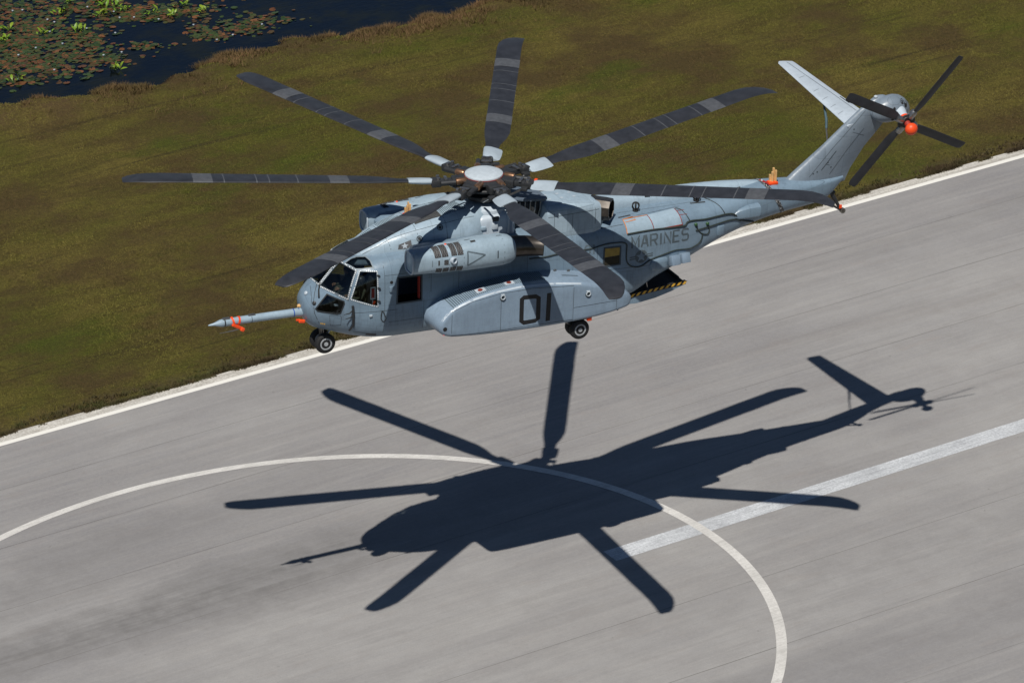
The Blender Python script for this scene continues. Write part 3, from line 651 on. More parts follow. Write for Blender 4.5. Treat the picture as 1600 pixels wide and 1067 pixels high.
# ---- transmission area: plate, louvres, boxes
plate = obj('service_platform', loft('service_platform', [[(x, y, z) for x, y in [(7.15,-.35),(7.25,-.75),(8.38,-1.05),(8.52,-.95),(8.52,.6),(7.3,.6)]] for z in (4.70,4.78)]), heli, plain('platform_blue', (.10,.13,.17), .5), False)
for k in range(5):
    x = 7.45+.19*k
    obj('louvre', tube('louvre', [(x,-.60,3.95),(x+.02,-.86,4.12),(x+.08,-.92,4.4),(x+.14,-.80,4.66)], .022, 6), plate, 'steel')
obj('cooling_recess_shade', loft('cooling_recess_shade', [section(x, 3.75, 4.68, w, 4.2, 4, 4, 24, -.38) for x, w in [(7.42,.38),(7.5,.44),(8.28,.44),(8.33,.36)]]), plate, 'dark')  # dark block that gives the shaded cooling recess its darkness by colour
for c, s, m_ in [((6.60,-.98,4.02),(.20,.10,.22),'white'),((6.62,-1.0,4.27),(.22,.06,.16),'grating'),((7.08,-.98,4.05),(.05,.12,.68),'paint_light'),((7.22,-.98,4.05),(.04,.12,.68),'paint_light'),((6.2,-.95,3.98),(.18,.12,.12),'paint_sunlit_top')]:
    obj('equipment_box', box('equipment_box', c, s, None, .015), tb, m_)
obj('mast_cowl', lathe('mast_cowl', [(0,.82),(.10,.80),(.18,.66),(.22,.5)], (6.6,0,4.38), (0,0,1), 36), tb, 'paint_light')
N2 = bvh_of(n2)
for p in ([(8.4,4.2),(9.4,4.24),(10.4,4.26)], [(8.62,4.5),(8.62,3.75)], [(10.15,4.5),(10.15,3.75)], [(9.3,4.22),(9.3,3.7)]): drape('fairing_seam', tape(S(p), .014), N2, 'line', n2, off=.005)
for x, y in [(8.75,-.25),(8.75,-.65),(9.2,-.25),(9.2,-.65),(9.65,-.25),(9.65,-.65),(10.0,-.25)]:
    drape('step_pad', [T(ngon(x, y, .075, 4, math.pi/4))], N2, 'paint_light', n2, D=(0,0,-1), off=.006)
# centre engine exhaust: boxy duct turned outboard and aft
def duct(name, c0, d, L, w, h, mat, parent, wall=.035):
    d = Vector(d).normalized(); u = d.cross(Vector((0,0,1))).normalized(); v = u.cross(d)
    def ring(t, k, sh): return [Vector(c0)+d*t+u*(x*w*k)+v*(z*h*k)+Vector((0,0,sh)) for x, z in [(-.5,-.22),(-.28,-.5),(.28,-.5),(.5,-.22),(.5,.22),(.28,.5),(-.28,.5),(-.5,.22)]]
    o = obj(name, loft(name, [ring(-.25,1.02,0), ring(0,1.0,0), ring(L*.5,1.0,0), ring(L,.97,0), ring(L,.86,0), ring(L-.3,.84,0), ring(0,.8,0)]), parent, mat, True, 25)
    obj('duct_liner', loft('duct_liner', [ring(L-.26,.835,0), ring(L-.27,.835,0)]), o, 'interior', False); return o
duct('centre_exhaust', (10.42,-.86,4.13), (.74,-.67,.0), .52, .68, .70, 'exhaust', heli)

# ---- hull seams, panels, cables, lettering on the port side
for p in ([(4.2,3.36),(5.6,3.36),(8.3,3.48),(10.3,3.52),(11.25,3.55)], [(2.45,3.3),(2.45,.9)], [(4.1,2.95),(4.1,2.2)], [(5.1,3.2),(5.1,2.2)], [(7.6,3.3),(7.6,2.35)], [(9.3,3.4),(9.3,2.2)], [(10.2,3.0),(10.2,2.1)], [(2.45,2.98),(4.2,2.98)], [(2.6,1.32),(3.9,1.32)], [(3.85,2.0),(3.85,.9)], [(10.2,2.08),(12.4,2.02)]):
    drape('hull_seam', tape(S(p), .012), HULL, 'line', heli, off=.004)
CA = [(7.67,2.89),(8.22,2.86),(8.78,2.92),(9.95,2.92),(10.53,3.03),(11.16,3.01),(11.31,2.9),(11.29,2.72),(11.29,2.28),(11.46,2.09),(11.71,2.02),(11.92,2.05),(12.21,2.24),(12.73,2.33),(13.21,2.42),(13.78,2.34),(14.12,2.46),(14.25,2.6),(14.28,2.83)]
CB = [(11.32,3.25),(12.29,3.29),(13.29,3.23),(13.57,3.23),(13.63,3.34),(13.91,3.35),(14.38,3.3),(15.22,3.32),(15.52,3.29),(15.69,3.18),(15.86,2.99),(16.19,2.87),(16.5,2.77)]
CC = [(13.99,2.98),(14.68,3.02),(15.39,3.08),(15.7,3.04),(15.9,2.94)]
CL = [(13.98,3.19),(14.1,2.94),(14.29,2.78),(14.51,2.74),(14.57,2.88),(14.46,3.13)]
M['cable'] = plain('cable_green_black', (.022,.030,.026), .6)
for nm, c, r in (('test_cable',CA,.022),('test_cable',CB,.03),('test_cable',CC,.025),('test_cable',CL,.02)): cable(nm, S(c), r, HULL, 'cable', heli)
cable('test_cable', [(13.4,-.85,3.7),(13.55,-.95,3.7),(13.68,-1.2,3.45),(13.75,-1.3,3.36)], .016, HULL, 'cable', heli, D=(0,.6,-.8))
cable('test_cable', [(14.55,-.1,3.8),(14.75,-.5,3.74),(15.0,-.85,3.6),(15.2,-1.05,3.34)], .016, HULL, 'cable', heli, D=(0,.6,-.8))
for x, z in [(13.98,3.2),(14.46,3.14)]: obj('cable_clamp', lathe('cable_clamp', [(0,.06),(.06,.06),(.09,.03)], surf(HULL, (x,-1.5,z), (0,1,0), -.01)[0], (0,-1,.2), 10), heli, plain('green_clamp', (.02,.07,.02), .5))
DI = (0,.7,-.7)
OP = [(11.30,-1.08,3.64),(12.24,-1.03,3.66),(13.35,-.85,3.70),(13.44,-1.36,3.29),(12.33,-1.44,3.27),(11.32,-1.44,3.25)]
op = drape('roof_access_panel', [[OP[0],OP[1],OP[4],OP[5]]], HULL, 'paint_engine', heli, D=DI, off=.014, thick=1)
op2 = drape('roof_access_panel', [[OP[1],OP[2],OP[3],OP[4]]], HULL, 'paint_engine', heli, D=DI, off=.014, thick=1)
M['ochre'] = plain('orange_tape', (.50,.16,.02), .6, var=.6, scale=3); M['redline'] = plain('red_tape', (.22,.03,.02), .6, var=.5)
for a, b, m_ in ((0,5,'ochre'),(5,4,'ochre'),(4,3,'redline'),(2,3,'redline'),(1,4,'redline'),(0,1,'ochre')):
    drape('panel_tape', tape([OP[a],OP[b]], .028, DI), HULL, m_, op, D=DI, off=.02)
drape('panel_tape', tape([(11.3,-1.08,3.64),(11.7,-1.0,3.66),(11.75,-1.15,3.6),(11.35,-1.2,3.58)], .018, DI), HULL, 'ochre', op, D=DI, off=.022)
for p in ([(13.42,-1.1,3.5),(13.7,-1.1,3.5)], [(13.36,-.95,3.62),(13.66,-.95,3.62)]): drape('panel_tape', tape(p, .02, DI), HULL, 'redline', op2, D=DI, off=.008)
M['print'] = plain('stencil_grey', (.070,.092,.108), .6, var=.3); M['print_faint'] = plain('stencil_faint', (.10,.133,.158), .6, var=.3); M['num'] = plain('number_black', (.012,.012,.014), .55)
lettering('marines_letter', stroke('MARINES', 11.50, 2.735, .40, .62, .062, -.012, .255), HULL, 'print', heli)
lettering('tail_number', stroke('01', 9.74, 2.72, .33, .55, .05, .02, .35), HULL, 'print_faint', heli)
# star and bars
star = drape('roundel', [S(ngon(11.86,2.39,.235,28))], HULL, 'print', heli, off=.004)
drape('roundel_bar', [S([(11.42,2.30),(11.66,2.31),(11.63,2.43),(11.42,2.42)])], HULL, 'print', star, off=.0045); drape('roundel_bar', [S([(12.06,2.34),(12.30,2.35),(12.30,2.47),(12.09,2.46)])], HULL, 'print', star, off=.0045)
drape('roundel_bar', [S([(11.42,2.35),(11.63,2.355),(11.63,2.385),(11.42,2.38)])], HULL, 'paint', star, off=.0065); drape('roundel_bar', [S([(12.10,2.395),(12.30,2.40),(12.30,2.43),(12.10,2.425)])], HULL, 'paint', star, off=.0065)
drape('roundel_star', [S([(11.86+r*math.cos(a), 2.39+r*math.sin(a)) for a, r in [(math.pi/2+k*math.pi/5, .225 if k % 2 == 0 else .088) for k in range(10)]])], HULL, 'paint', star, off=.008)
# fairings on the tail boom and flare dispensers
for s in (-1, 1):
    bl = [section(x, 2.0+.02*(x-12)-h, 2.0+h+.02*(x-12), d, 2.0, 4, 4, 20, s*yc) for x, h, d, yc in [(12.2,.04,.05,1.46),(12.26,.18,.12,1.45),(12.5,.23,.15,1.44),(12.8,.23,.15,1.42),(12.86,.19,.12,1.41)]]
    obj('sensor_blister', loft('sensor_blister', bl), heli, 'paint')
    for x, z in ((13.12,2.06),(13.50,2.10)):
        f = obj('flare_dispenser', box('flare_dispenser', (x,s*1.46,z), (.33,.36,.34), (R(18*s),0,R(-7*s)), .015), heli, 'paint_panel')
    fb = [section(x, zb, zt, d, (zb+zt)/2, 4, 4, 20, s*yc) for x, zb, zt, d, yc in [(15.55,3.1,3.2,.05,.93),(15.8,3.0,3.38,.16,.88),(16.2,2.98,3.46,.24,.82),(16.62,2.98,3.46,.28,.76)]]
    fb_o = obj('missile_sensor_fairing', loft('missile_sensor_fairing', fb), heli, 'paint', ang=30)
    obj('sensor_face', box('sensor_face', (16.63,s*.80,3.2), (.01,.40,.34)), fb_o, 'dark', False)
    obj('antenna_box', box('antenna_box', (15.04,s*1.10,2.78), (.30,.16,.34), (0,0,R(-12*s)), .03), heli, 'paint')
def ring_ball(base, r):
    parts = [tube('r', [Vector(base)+Vector((0,0,r+.06))+Vector((math.cos(a)*math.cos(t)*r, math.sin(a)*math.cos(t)*r, math.sin(t)*r)) for t in [2*math.pi*k/20 for k in range(21)]], .022, 6) for a in (0, 1.05, 2.1)]
    parts.append(lathe('s', [(0,.10),(.04,.10),(.07,.05)], base, (0,0,1), 12)); parts.append(box('p', Vector(base)+Vector((0,0,r)), (.04,.04,r*2)))
    return obj('antenna_ball', join('antenna_ball', parts), heli, 'black')
ring_ball(surf(HULL, (11.99,-.66,5), (0,0,-1))[0], .13); ring_ball(surf(HULL, (14.36,-.54,5), (0,0,-1))[0], .14)
DST = bvh_of(dst)
drape('roof_vent', [T([(12.62,.05),(12.82,.05),(12.74,-.2),(12.55,-.2)])], DST, 'black', heli, D=(0,0,-1), off=.02, thick=1)
drape('roof_vent', [T([(16.2,.08),(16.38,.08),(16.14,-.32),(15.95,-.32)])], HULL, 'grating', heli, D=(0,0,-1), off=.02, thick=1)
drape('roof_slot', tape([(14.06,-.66,4),(14.62,-.70,4)], .07, (0,0,-1)), HULL, 'grating', heli, D=(0,0,-1), off=.008)
drape('roof_slot', tape([(11.2,-.95,4),(11.68,-.90,4)], .06, (0,0,-1)), HULL, 'grating', heli, D=(0,0,-1), off=.008)
obj('antenna_disc', lathe('antenna_disc', [(0,.16),(.03,.16),(.05,.10),(.055,.01)], surf(HULL, (14.9,.5,5), (0,0,-1), -.01)[0], (0,0,1), 18), heli, 'white')
for p in ([(11.3,-.62,4),(12.6,-.6,4),(13.9,-.58,4),(15.2,-.52,4)], [(11.9,-.95,4),(12.4,-.92,4),(13.2,-.8,4),(13.6,-.75,4)]): drape('hull_seam', tape(p, .014, (0,0,-1)), HULL, 'line', heli, D=(0,0,-1), off=.004)
drape('tunnel_seam', tape([(12.85,.4,4),(12.85,.1,4),(12.8,-.2,4)], .016, (0,0,-1)), DST, 'line', dst, D=(0,0,-1), off=.004)
# instrumented belt round the tail boom
t = NT('instrument_belt'); v = t.coord(); sp_ = t.noise(v, 17, 3, .8, .52, .60)
t.set(t.mix(sp_, (.012,.012,.013), (.45,.46,.47)), .5); M['belt'] = t.m
def belt(x0, k, w, lift):
    rings = []
    for e in (-.5, .5):
        r = []
        for a in range(72):
            x = x0
            for _ in range(6):
                q = hull_ring(x)[a]; x = x0+k*(3.3-q[2])+w*e
            q = Vector(hull_ring(x)[a]); c = Vector((x,0,zc_(x))); r.append(q+(q-c).normalized()*lift)
        rings.append(r)
    return loft('instrument_belt', rings, False, False)
obj('instrument_belt', belt(17.50, .62, .15, .018), heli, 'belt')
drape('belt_marker', tape([(17.12,.1,4),(17.2,-.15,4),(17.32,-.36,4)], .12, (0,0,-1)), HULL, plain('red_tab', (.30,.02,.02), .6), heli, D=(0,0,-1), off=.03)
obj('belt_stud', lathe('belt_stud', [(0,.05),(.05,.03)], surf(HULL, (17.15,.0,5), (0,0,-1), .01)[0], (0,0,1), 10), heli, 'white')

# ---- cargo ramp
rs = [(11.32,.58,.80),(11.9,.56,.88),(12.6,.66,.96),(13.2,.82,1.02),(13.74,1.02,1.06)]
ramp = obj('cargo_ramp', loft('cargo_ramp', [[(x,-1.22,zb),(x,1.22,zb),(x,1.22,zt),(x,-1.22,zt)] for x, zb, zt in rs]), heli, 'paint', False)
obj('ramp_deck', mesh('ramp_deck', [(x, s*1.16, zt+.006) for x, zb, zt in rs for s in (-1, 1)], [(2*i, 2*i+2, 2*i+3, 2*i+1) for i in range(4)]), ramp, 'black', False)
hz = curve([(r[0], r[2]) for r in rs])
for s_ in (-1, 1): obj('ramp_rail', loft('ramp_rail', [[(x, s_*1.24, zt-.05),(x, s_*1.14, zt-.05),(x, s_*1.14, zt+.085),(x, s_*1.24, zt+.085)] for x, zb, zt in rs]), ramp, 'black', False)
x = 11.62; k = 0
while x < 13.66:
    z0, z1 = hz(x)+.012, hz(x+.1)+.012
    if k % 2 == 0: obj('hazard_stripe', mesh('hazard_stripe', [(x,-1.247,z0-.045),(x+.11,-1.247,z1-.045),(x+.20,-1.247,z1+.07),(x+.09,-1.247,z0+.07)], [(0,1,2,3)]), ramp, 'yellow', False)
    x += .11; k += 1
obj('ramp_strut', tube('ramp_strut', [(12.35,-1.12,.96),(12.2,-1.12,1.6)], .025, 8), ramp, 'steel')
obj('ramp_sill', box('ramp_sill', (13.66,0,1.08), (.10,1.6,.10), None, .02), ramp, 'black')

# ---- sponson details
for sp, s in ((spL, -1), (spR, 1)):
    B = bvh_of(sp); D = (0,-s,0)
    def SS(p): return [(x, 2.6*s, z) for x, z in p]
    for p in ([(4.45,1.79),(4.44,.94)], [(6.22,2.24),(6.22,.9)], [(8.89,2.06),(8.88,.92)], [(4.44,.94),(6.2,.90),(8.88,.90)], [(8.9,1.32),(10.5,1.36)], [(10.5,1.72),(10.5,1.05)], [(4.45,1.79),(5.2,2.06),(6.22,2.22),(7.4,2.24),(8.89,2.12)]):
        drape('sponson_seam', tape(SS(p), .014, D), B, 'line', sp, D=D, off=.004)
    drape('edge_wear_highlight', tape([(x, 2.44*s, z) for x, z in [(4.12,1.5),(4.3,1.7),(4.6,1.9),(5.2,2.1),(6.0,2.26),(7.0,2.33),(8.2,2.27),(9.2,2.12)]], .07, (0,-s*.7,-.7)), B, 'paint_light', sp, D=(0,-s*.7,-.7), off=.003)  # pale strip painting the shoulder's bright edge highlight along with worn paint
    ribs('walkway_strips', [(4.46,1.62*s,4),(8.0,1.56*s,4),(8.0,2.16*s,4),(4.52,2.40*s,4)], 50, B, sp, .42)
    for x in (5.63, 6.67):
        o = drape('filler_plate', [[(x-.17,1.97*s,4),(x+.17,1.97*s,4),(x+.17,2.22*s,4),(x-.17,2.22*s,4)]], B, 'paint_light', sp, D=(0,0,-1), off=.012, thick=1)
        drape('filler_cap', [[(a, b, 4) for a, b in ngon(x, 2.09*s, .085)]], B, plain('cap_red', (.16,.03,.02), .5), o, D=(0,0,-1), off=.02, thick=1)
    for x, z in ((6.27,2.10),(9.42,1.78)):
        c, n = surf(B, (x,2.6*s,z), D, .02)
        o = obj('tie_down_pocket', lathe('tie_down_pocket', [(-.02,.10),(.0,.10),(.004,.02)], surf(B, (x,2.6*s,z-.06), D, .004)[0], (0,s,0), 16), sp, 'line')
        obj('tie_down_ring', tube('tie_down_ring', [c+Vector((.075*math.cos(a), .02*s*(1), .075*math.sin(a)-.02)) for a in [2*math.pi*k/16 for k in range(17)]], .018, 6), sp, 'white')
        obj('tie_down_bracket', box('tie_down_bracket', c+Vector((0,0,.07)), (.13,.05,.05), None, .01), sp, 'white')
    obj('position_light', box('position_light', (4.20,2.42*s,1.0), (.07,.06,.07), None, .015), sp, plain('light_pink', (.75,.25,.28), .2))
    drape('sensor_port', [[(x, 2.6*s, z) for x, z in ngon(4.14,1.22,.075)]], B, 'black', sp, D=(.5,-s*.8,0), off=.006)
    drape('drain_slot', tape([(8.7,1.9*s,4),(9.3,1.9*s,4)], .05, (0,0,-1)), B, 'line', sp, D=(0,0,-1), off=.006)
    for x in (8.6,9.1,9.9): obj('cleat', box('cleat', surf(B, (x,1.56*s,5), (0,0,-1), .02)[0], (.12,.06,.06), (0,0,.4), .01), sp, 'steel')
    obj('drain_mast', tube('drain_mast', [(10.62,2.2*s,1.0),(10.70,2.2*s,.86)], .03, 8), sp, 'dark')
SPB = bvh_of(spL)
zero_o = [(6.90,1.93),(7.03,2.03),(7.50,2.01),(7.67,1.89),(7.67,1.10),(7.49,.99),(7.06,.97),(6.90,1.10)]
zero_i = [(7.055,1.87),(7.09,1.88),(7.46,1.86),(7.51,1.84),(7.51,1.15),(7.46,1.13),(7.09,1.12),(7.055,1.14)]
drape('number_zero', [[(zero_o[k][0],-2.6,zero_o[k][1]),(zero_o[(k+1) % 8][0],-2.6,zero_o[(k+1) % 8][1]),(zero_i[(k+1) % 8][0],-2.6,zero_i[(k+1) % 8][1]),(zero_i[k][0],-2.6,zero_i[k][1])] for k in range(8)], SPB, 'num', spL, off=.005)
drape('number_one', [[(7.90,-2.6,1.99),(8.06,-2.6,1.99),(8.03,-2.6,.99),(7.87,-2.6,.98)]], SPB, 'num', spL, off=.005)

# ---- engine nacelle details
t = NT('intake_screen'); v = t.coord(); ck = t.n('TexChecker'); ck.inputs['Scale'].default_value = 26; t.l(v, ck.inputs[0])
t.set(t.mix(ck.outputs[1], (.010,.010,.011), (.085,.085,.088)), .6); M['screen'] = t.m
for nc, s in ((nacL, -1), (nacR, 1)):
    B = bvh_of(nc); yc = 2.03*s
    def around(name, x0, x1, a0, a1, mat, off=.008, skew=0.):   # angle from the top towards outboard
        polys = []; n = 8
        for k in range(n):
            q = []
            for x, a in ((x0, a0+(a1-a0)*k/n), (x1, a0+(a1-a0)*k/n), (x1, a0+(a1-a0)*(k+1)/n), (x0, a0+(a1-a0)*(k+1)/n)):
                q.append((x, a))
            polys.append(q)
        vs, fs = [], []
        for q in polys:
            i = len(vs)
            for x, a in q:
                d = Vector((0, math.sin(R(a))*s, math.cos(R(a)))); c = Vector((x+skew*(a-a0)/90, yc, 3.6))
                h = B.ray_cast(c+d*2, -d); vs.append((h[0] if h[0] else c+d*.45)+d*off)
            fs.append((i, i+1, i+2, i+3))
        return obj(name, fix(mesh(name, vs, fs)), nc, mat)
    for x0, x1 in ((3.78,4.00),(4.02,4.25),(4.36,4.56),(4.58,4.78)): around('intake_screen', x0, x1, 5, 66, 'screen', skew=.05)
    around('intake_screen', 3.92, 4.28, 78, 100, 'screen')
    for x0, x1 in ((3.86,4.06),(4.1,4.3),(4.36,4.56),(4.6,4.8)): around('intake_screen', x0, x1, 112, 136, 'screen')
    for x in (3.72, 4.31, 4.82, 6.28): around('nacelle_seam', x, x+.014, -20, 175, 'line', .004)
    around('cooling_slot', 5.16, 5.34, 16, 26, 'grating'); around('cooling_slot', 5.0, 5.2, 4, 7, 'grating'); around('cooling_slot', 6.15, 6.35, 6, 9, 'grating'); around('cooling_slot', 6.02, 6.06, 70, 98, 'line')
    for x0, x1 in ((4.98,5.56),):
        q = [(4.96,58),(5.58,78),(4.96,112)]
        for (xa, aa), (xb, ab) in ((q[0], q[1]), (q[1], q[2]), (q[2], q[0])):
            pts = []
            for k in range(7):
                x = xa+(xb-xa)*k/6; a = aa+(ab-aa)*k/6; d = Vector((0, math.sin(R(a))*s, math.cos(R(a)))); h = B.ray_cast(Vector((x,yc,3.6))+d*2, -d); pts.append((h[0] if h[0] else Vector((x,yc,3.6))+d*.5))
            drape('chevron', tape(pts, .05, (0,-s,-.1)), B, 'print_faint', nc, D=(0,-s,-.1), off=.005)
    obj('bleed_duct', lathe('bleed_duct', [(0,.11),(.16,.115),(.17,.09),(.08,.08)], (4.42,yc+.40*s,3.64), (.35,s,.1), 18), nc, 'paint_light')
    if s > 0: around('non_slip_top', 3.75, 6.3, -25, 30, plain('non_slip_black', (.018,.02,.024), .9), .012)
    # lip round the flat intake face
    ir = section(3.09, 3.57-.36, 3.57+.36, .34, 3.57, 3.4, 3.4, 40, yc-.045*s)
    obj('intake_lip', tube('intake_lip', ir+[ir[0]], .032, 8), nc, 'paint_light')
    obj('beacon', lathe('beacon', [(0,.05),(.05,.045),(.08,.02)], (4.33, yc+.05*s, 4.03), (0,0,1), 10), nc, 'orange')

# ---- rotor head and blades
HUB = Vector((6.6,0,5.34)); TILT = Matrix.Rotation(-.03642551, 3, 'Y') @ Matrix.Rotation(.01236895, 3, 'X')
def hubm(az=0., z=0.):
    return Matrix.Translation(HUB) @ (TILT @ Matrix.Rotation(az, 3, 'Z')).to_4x4()
rh = obj('rotor_head', join('rotor_head', [lathe('m', [(-.85,.36),(-.62,.34),(-.60,.62),(-.50,.74),(-.40,.74),(-.36,.42),(-.24,.38),(-.22,.80),(-.13,.86),(-.10,.82),(-.08,.45),(.04,.45),(.06,.84),(.12,.84),(.16,.72),(.17,.3)], (0,0,0), (0,0,1), 42)]), heli, 'dark', ang=25)
rh.matrix_local = hubm()
rc = obj('hub_cap', lathe('hub_cap', [(.15,.58),(.19,.645),(.23,.64),(.27,.56),(.30,.40),(.315,.18),(.318,.01)], (0,0,0), (0,0,1), 48), rh, 'white'); rc.matrix_parent_inverse = Matrix()
obj('cap_rim', lathe('cap_rim', [(.12,.60),(.13,.66),(.185,.66),(.19,.60)], (0,0,0), (0,0,1), 48), rh, plain('red_rim', (.22,.03,.025), .6))
M['copper'] = plain('copper_damper', (.30,.17,.10), .35, .8, .4, 10)
AZ0 = math.pi/2-.47994802
arm_me = join('rotor_arm', [box('a', (1.15,0,0), (1.3,.26,.20), None, .04), box('b', (.85,0,.0), (.5,.46,.30), None, .06), box('c', (1.62,0,0), (.34,.40,.26), None, .05), lathe('d', [(0,.09),(.5,.09)], (1.0,.26,.06), (1,.05,0), 12), box('e', (1.5,-.30,-.06), (.22,.26,.10), None, .02)])
rod_me = tube('pitch_rod', [(.78,-.34,-.46),(1.45,-.36,-.06)], .04, 8)
damp_me = lathe('lag_damper', [(0,.08),(.05,.12),(.35,.12),(.38,.05),(.6,.045)], (.62,.27,.12), (1,.02,-.08), 14)
clev_me = join('arm_bolts', [lathe('a', [(0,.06),(.10,.06)], (1.55,.10,.10), (0,0,1), 10), lathe('b', [(0,.06),(.10,.06)], (1.55,-.12,.10), (0,0,1), 10), box('c', (1.30,.0,.13), (.10,.34,.05), None, .01)])
def blade_section(r, chord, th, sweep, droop, pitch, n=14):
    out = []
    for p in airfoil((0,0,0), (0,-1,0), th, (0,0,1), n):
        y = (p.y+.27)*chord; z = p.z*chord
        c, s = math.cos(pitch), math.sin(pitch)
        out.append((r, y*c-z*s-sweep, y*s+z*c+droop))
    return out
def cone(r): return .075*(r-1.2)
BL = [(2.48,.44,.20,0),(2.9,.50,.17,0),(3.4,.74,.14,0),(3.9,.88,.12,0),(6,.88,.115,0),(9,.88,.105,0),(10.8,.88,.10,0)]
def pit(r): return R(9-.75*r)
bl_rings = [blade_section(r, c, t, sw, cone(r), pit(r)) for r, c, t, sw in BL]
for r, c, sw, dr in [(11.2,.86,.03,.02),(11.55,.76,.12,.06),(11.85,.62,.24,.13),(12.02,.46,.34,.19),(12.05,.36,.39,.21)]: bl_rings.append(blade_section(r, c, .095, sw, cone(r)-dr, pit(r)))
blade_me = loft('rotor_blade', bl_rings)
def band_mesh(r0, r1): return loft('blade_band', [blade_section(r, .88+.012, .122, 0, cone(r), pit(r)) for r in (r0, r1)], False, False)
cuff_rings = []
for r, c, t in [(1.72,.50,.30),(1.8,.58,.34),(2.1,.64,.32),(2.45,.66,.26),(2.56,.62,.22)]: cuff_rings.append(blade_section(r, c, t, 0, cone(r), R(8)))
cuff_me = loft('blade_cuff', cuff_rings)
M['blade'] = plain('blade_grey', (.024,.026,.032), .5, 0, .35, 2.5); M['band'] = plain('band_grey', (.07,.074,.082), .5)
bands = [band_mesh(4.55,5.2), band_mesh(6.25,6.29), band_mesh(7.2,7.24), band_mesh(7.62,7.66), band_mesh(8.7,8.74), band_mesh(9.1,9.75)]
red_me = box('balance_mark', (1.78,.12,.13), (.10,.16,.05), None, .01)
for me_, m_ in ((blade_me,'blade'),(cuff_me,'white'),(arm_me,'dark'),(rod_me,'steel'),(damp_me,'copper'),(clev_me,'steel')): me_.materials.append(M[m_])
M['cuff'] = paint('cuff_paint', (.33,.39,.44), dirt=.15, seams=False); cuff_me.materials[0] = M['cuff']
for b in bands: b.materials.append(M['band'])
for k in range(7):
    az = AZ0+k*2*math.pi/7; m = hubm(az)
    bo = obj('rotor_blade', blade_me, heli, None, ang=40); bo.matrix_local = m
    obj('blade_cuff', cuff_me, bo, None, ang=40)
    for b in bands: obj('blade_band', b, bo, None)
    for nm, me_ in (('rotor_arm',arm_me),('pitch_rod',rod_me),('lag_damper',damp_me),('arm_bolts',clev_me)):
        a = obj(nm, me_, rh, None); a.matrix_local = Matrix.Rotation(az, 4, 'Z')
    if k == 5: obj('balance_mark', red_me, bo, 'orange', False)

# ---- tail details
TA = Vector((0,-.94,-.342)).normalized(); BALL = Vector((22.03,-1.62,5.76))
tr = obj('tail_rotor_hub', lathe('tail_rotor_hub', [(-1.25,.24),(-.86,.23),(-.62,.17),(-.60,.17)], BALL, TA, 24), heli, 'paint_light')
obj('hub_collar', lathe('hub_collar', [(-.62,.15),(-.62,.20),(-.54,.20),(-.53,.12)], BALL, TA, 20), tr, 'orange')
obj('hub_core', join('hub_core', [lathe('a', [(-.54,.10),(-.50,.10),(-.49,.26),(-.42,.29),(-.34,.26),(-.33,.10),(-.2,.09)], BALL, TA, 20), lathe('b', [(-.44,.30),(-.42,.33),(-.38,.33),(-.36,.30)], BALL, TA, 24)]), tr, 'dark')
obj('slip_ring_post', lathe('slip_ring_post', [(-.36,.12),(-.2,.11),(-.12,.09)], BALL, TA, 16), tr, plain('red_post', (.30,.03,.02), .5))
obj('slip_ring_ball', lathe('slip_ring_ball', [(-.15,.10),(-.13,.17),(-.08,.21),(0,.23),(.07,.21),(.13,.17),(.18,.10),(.20,.02)], BALL, TA, 28), tr, 'orange')
tb_r = [(.42,.20,.3),(.6,.30,.2),(.85,.36,.13),(2.9,.36,.11),(3.03,.30,.10),(3.05,.22,.08)]
def tsec(r, c, th): return [(r, (p.y+.3)*c, p.z*c) for p in airfoil((0,0,0),(0,-1,0), th, (0,0,1), 10)]
tbl = loft('tail_rotor_blade', [tsec(*q) for q in tb_r]); tbl.materials.append(M['blade'])
tgr = lathe('blade_grip', [(.18,.10),(.2,.13),(.42,.13),(.5,.10)], (0,0,0), (1,0,0), 14); tgr.materials.append(M['steel'])
ux = Vector((1,0,0)); uy = TA.cross(ux).normalized()
TB = Matrix((( ux.x, uy.x, TA.x, 0),(ux.y, uy.y, TA.y, 0),(ux.z, uy.z, TA.z, 0),(0,0,0,1)))
for k in range(4):
    m = Matrix.Translation(BALL-TA*.42) @ TB @ Matrix.Rotation(R(62+90*k), 4, 'Z') @ Matrix.Rotation(R(10), 4, 'X')
    b = obj('tail_rotor_blade', tbl, heli, None); b.matrix_local = m; g = obj('blade_grip', tgr, b, None)
GB = bvh_of(gb)
for k, (a, ra, rb) in enumerate([(40,.10,.06),(85,.07,.05),(118,.07,.05),(150,.08,.05),(215,.11,.07),(250,.09,.05),(330,.10,.06)]):
    c = BALL-TA*.9; u, w = frame_of(TA); p = c+(u*math.cos(R(a))+w*math.sin(R(a)))*.33
    drape('gearbox_vent', [[p+(u*math.cos(R(a))+w*math.sin(R(a)))*x*rb+(w*math.cos(R(a))-u*math.sin(R(a)))*y*ra for x, y in ngon(0,0,1,12)]], GB, 'black', gb, D=-TA, off=.006, back=1.5, maxlen=.1)
obj('tail_light', lathe('tail_light', [(0,.07),(.04,.07),(.07,.03)], (21.32,-.26,6.56), (0,0,1), 12), gb, 'white')
FB = bvh_of(fin)
for p, w in ([(19.36,-.3,4.09),(19.9,-.3,4.75)], .03), ([(19.72,-.3,3.87),(20.9,-.3,5.5)], .016), ([(18.9,-.3,3.9),(20.9,-.3,6.15)], .014), ([(19.52,-.3,4.3),(19.68,-.3,4.24)], .02), ([(20.45,-.3,5.4),(20.95,-.3,5.2)], .014):
    drape('pylon_seam', tape(p, w), FB, 'line', fin, off=.004)
for x, z in [(19.05,4.0),(19.2,4.05),(19.6,4.35),(19.75,4.15),(20.5,5.5)]: drape('rivet_plate', [S(ngon(x, z, .03, 8), -.3)], FB, 'line', fin, off=.004)
SB = bvh_of(stab)
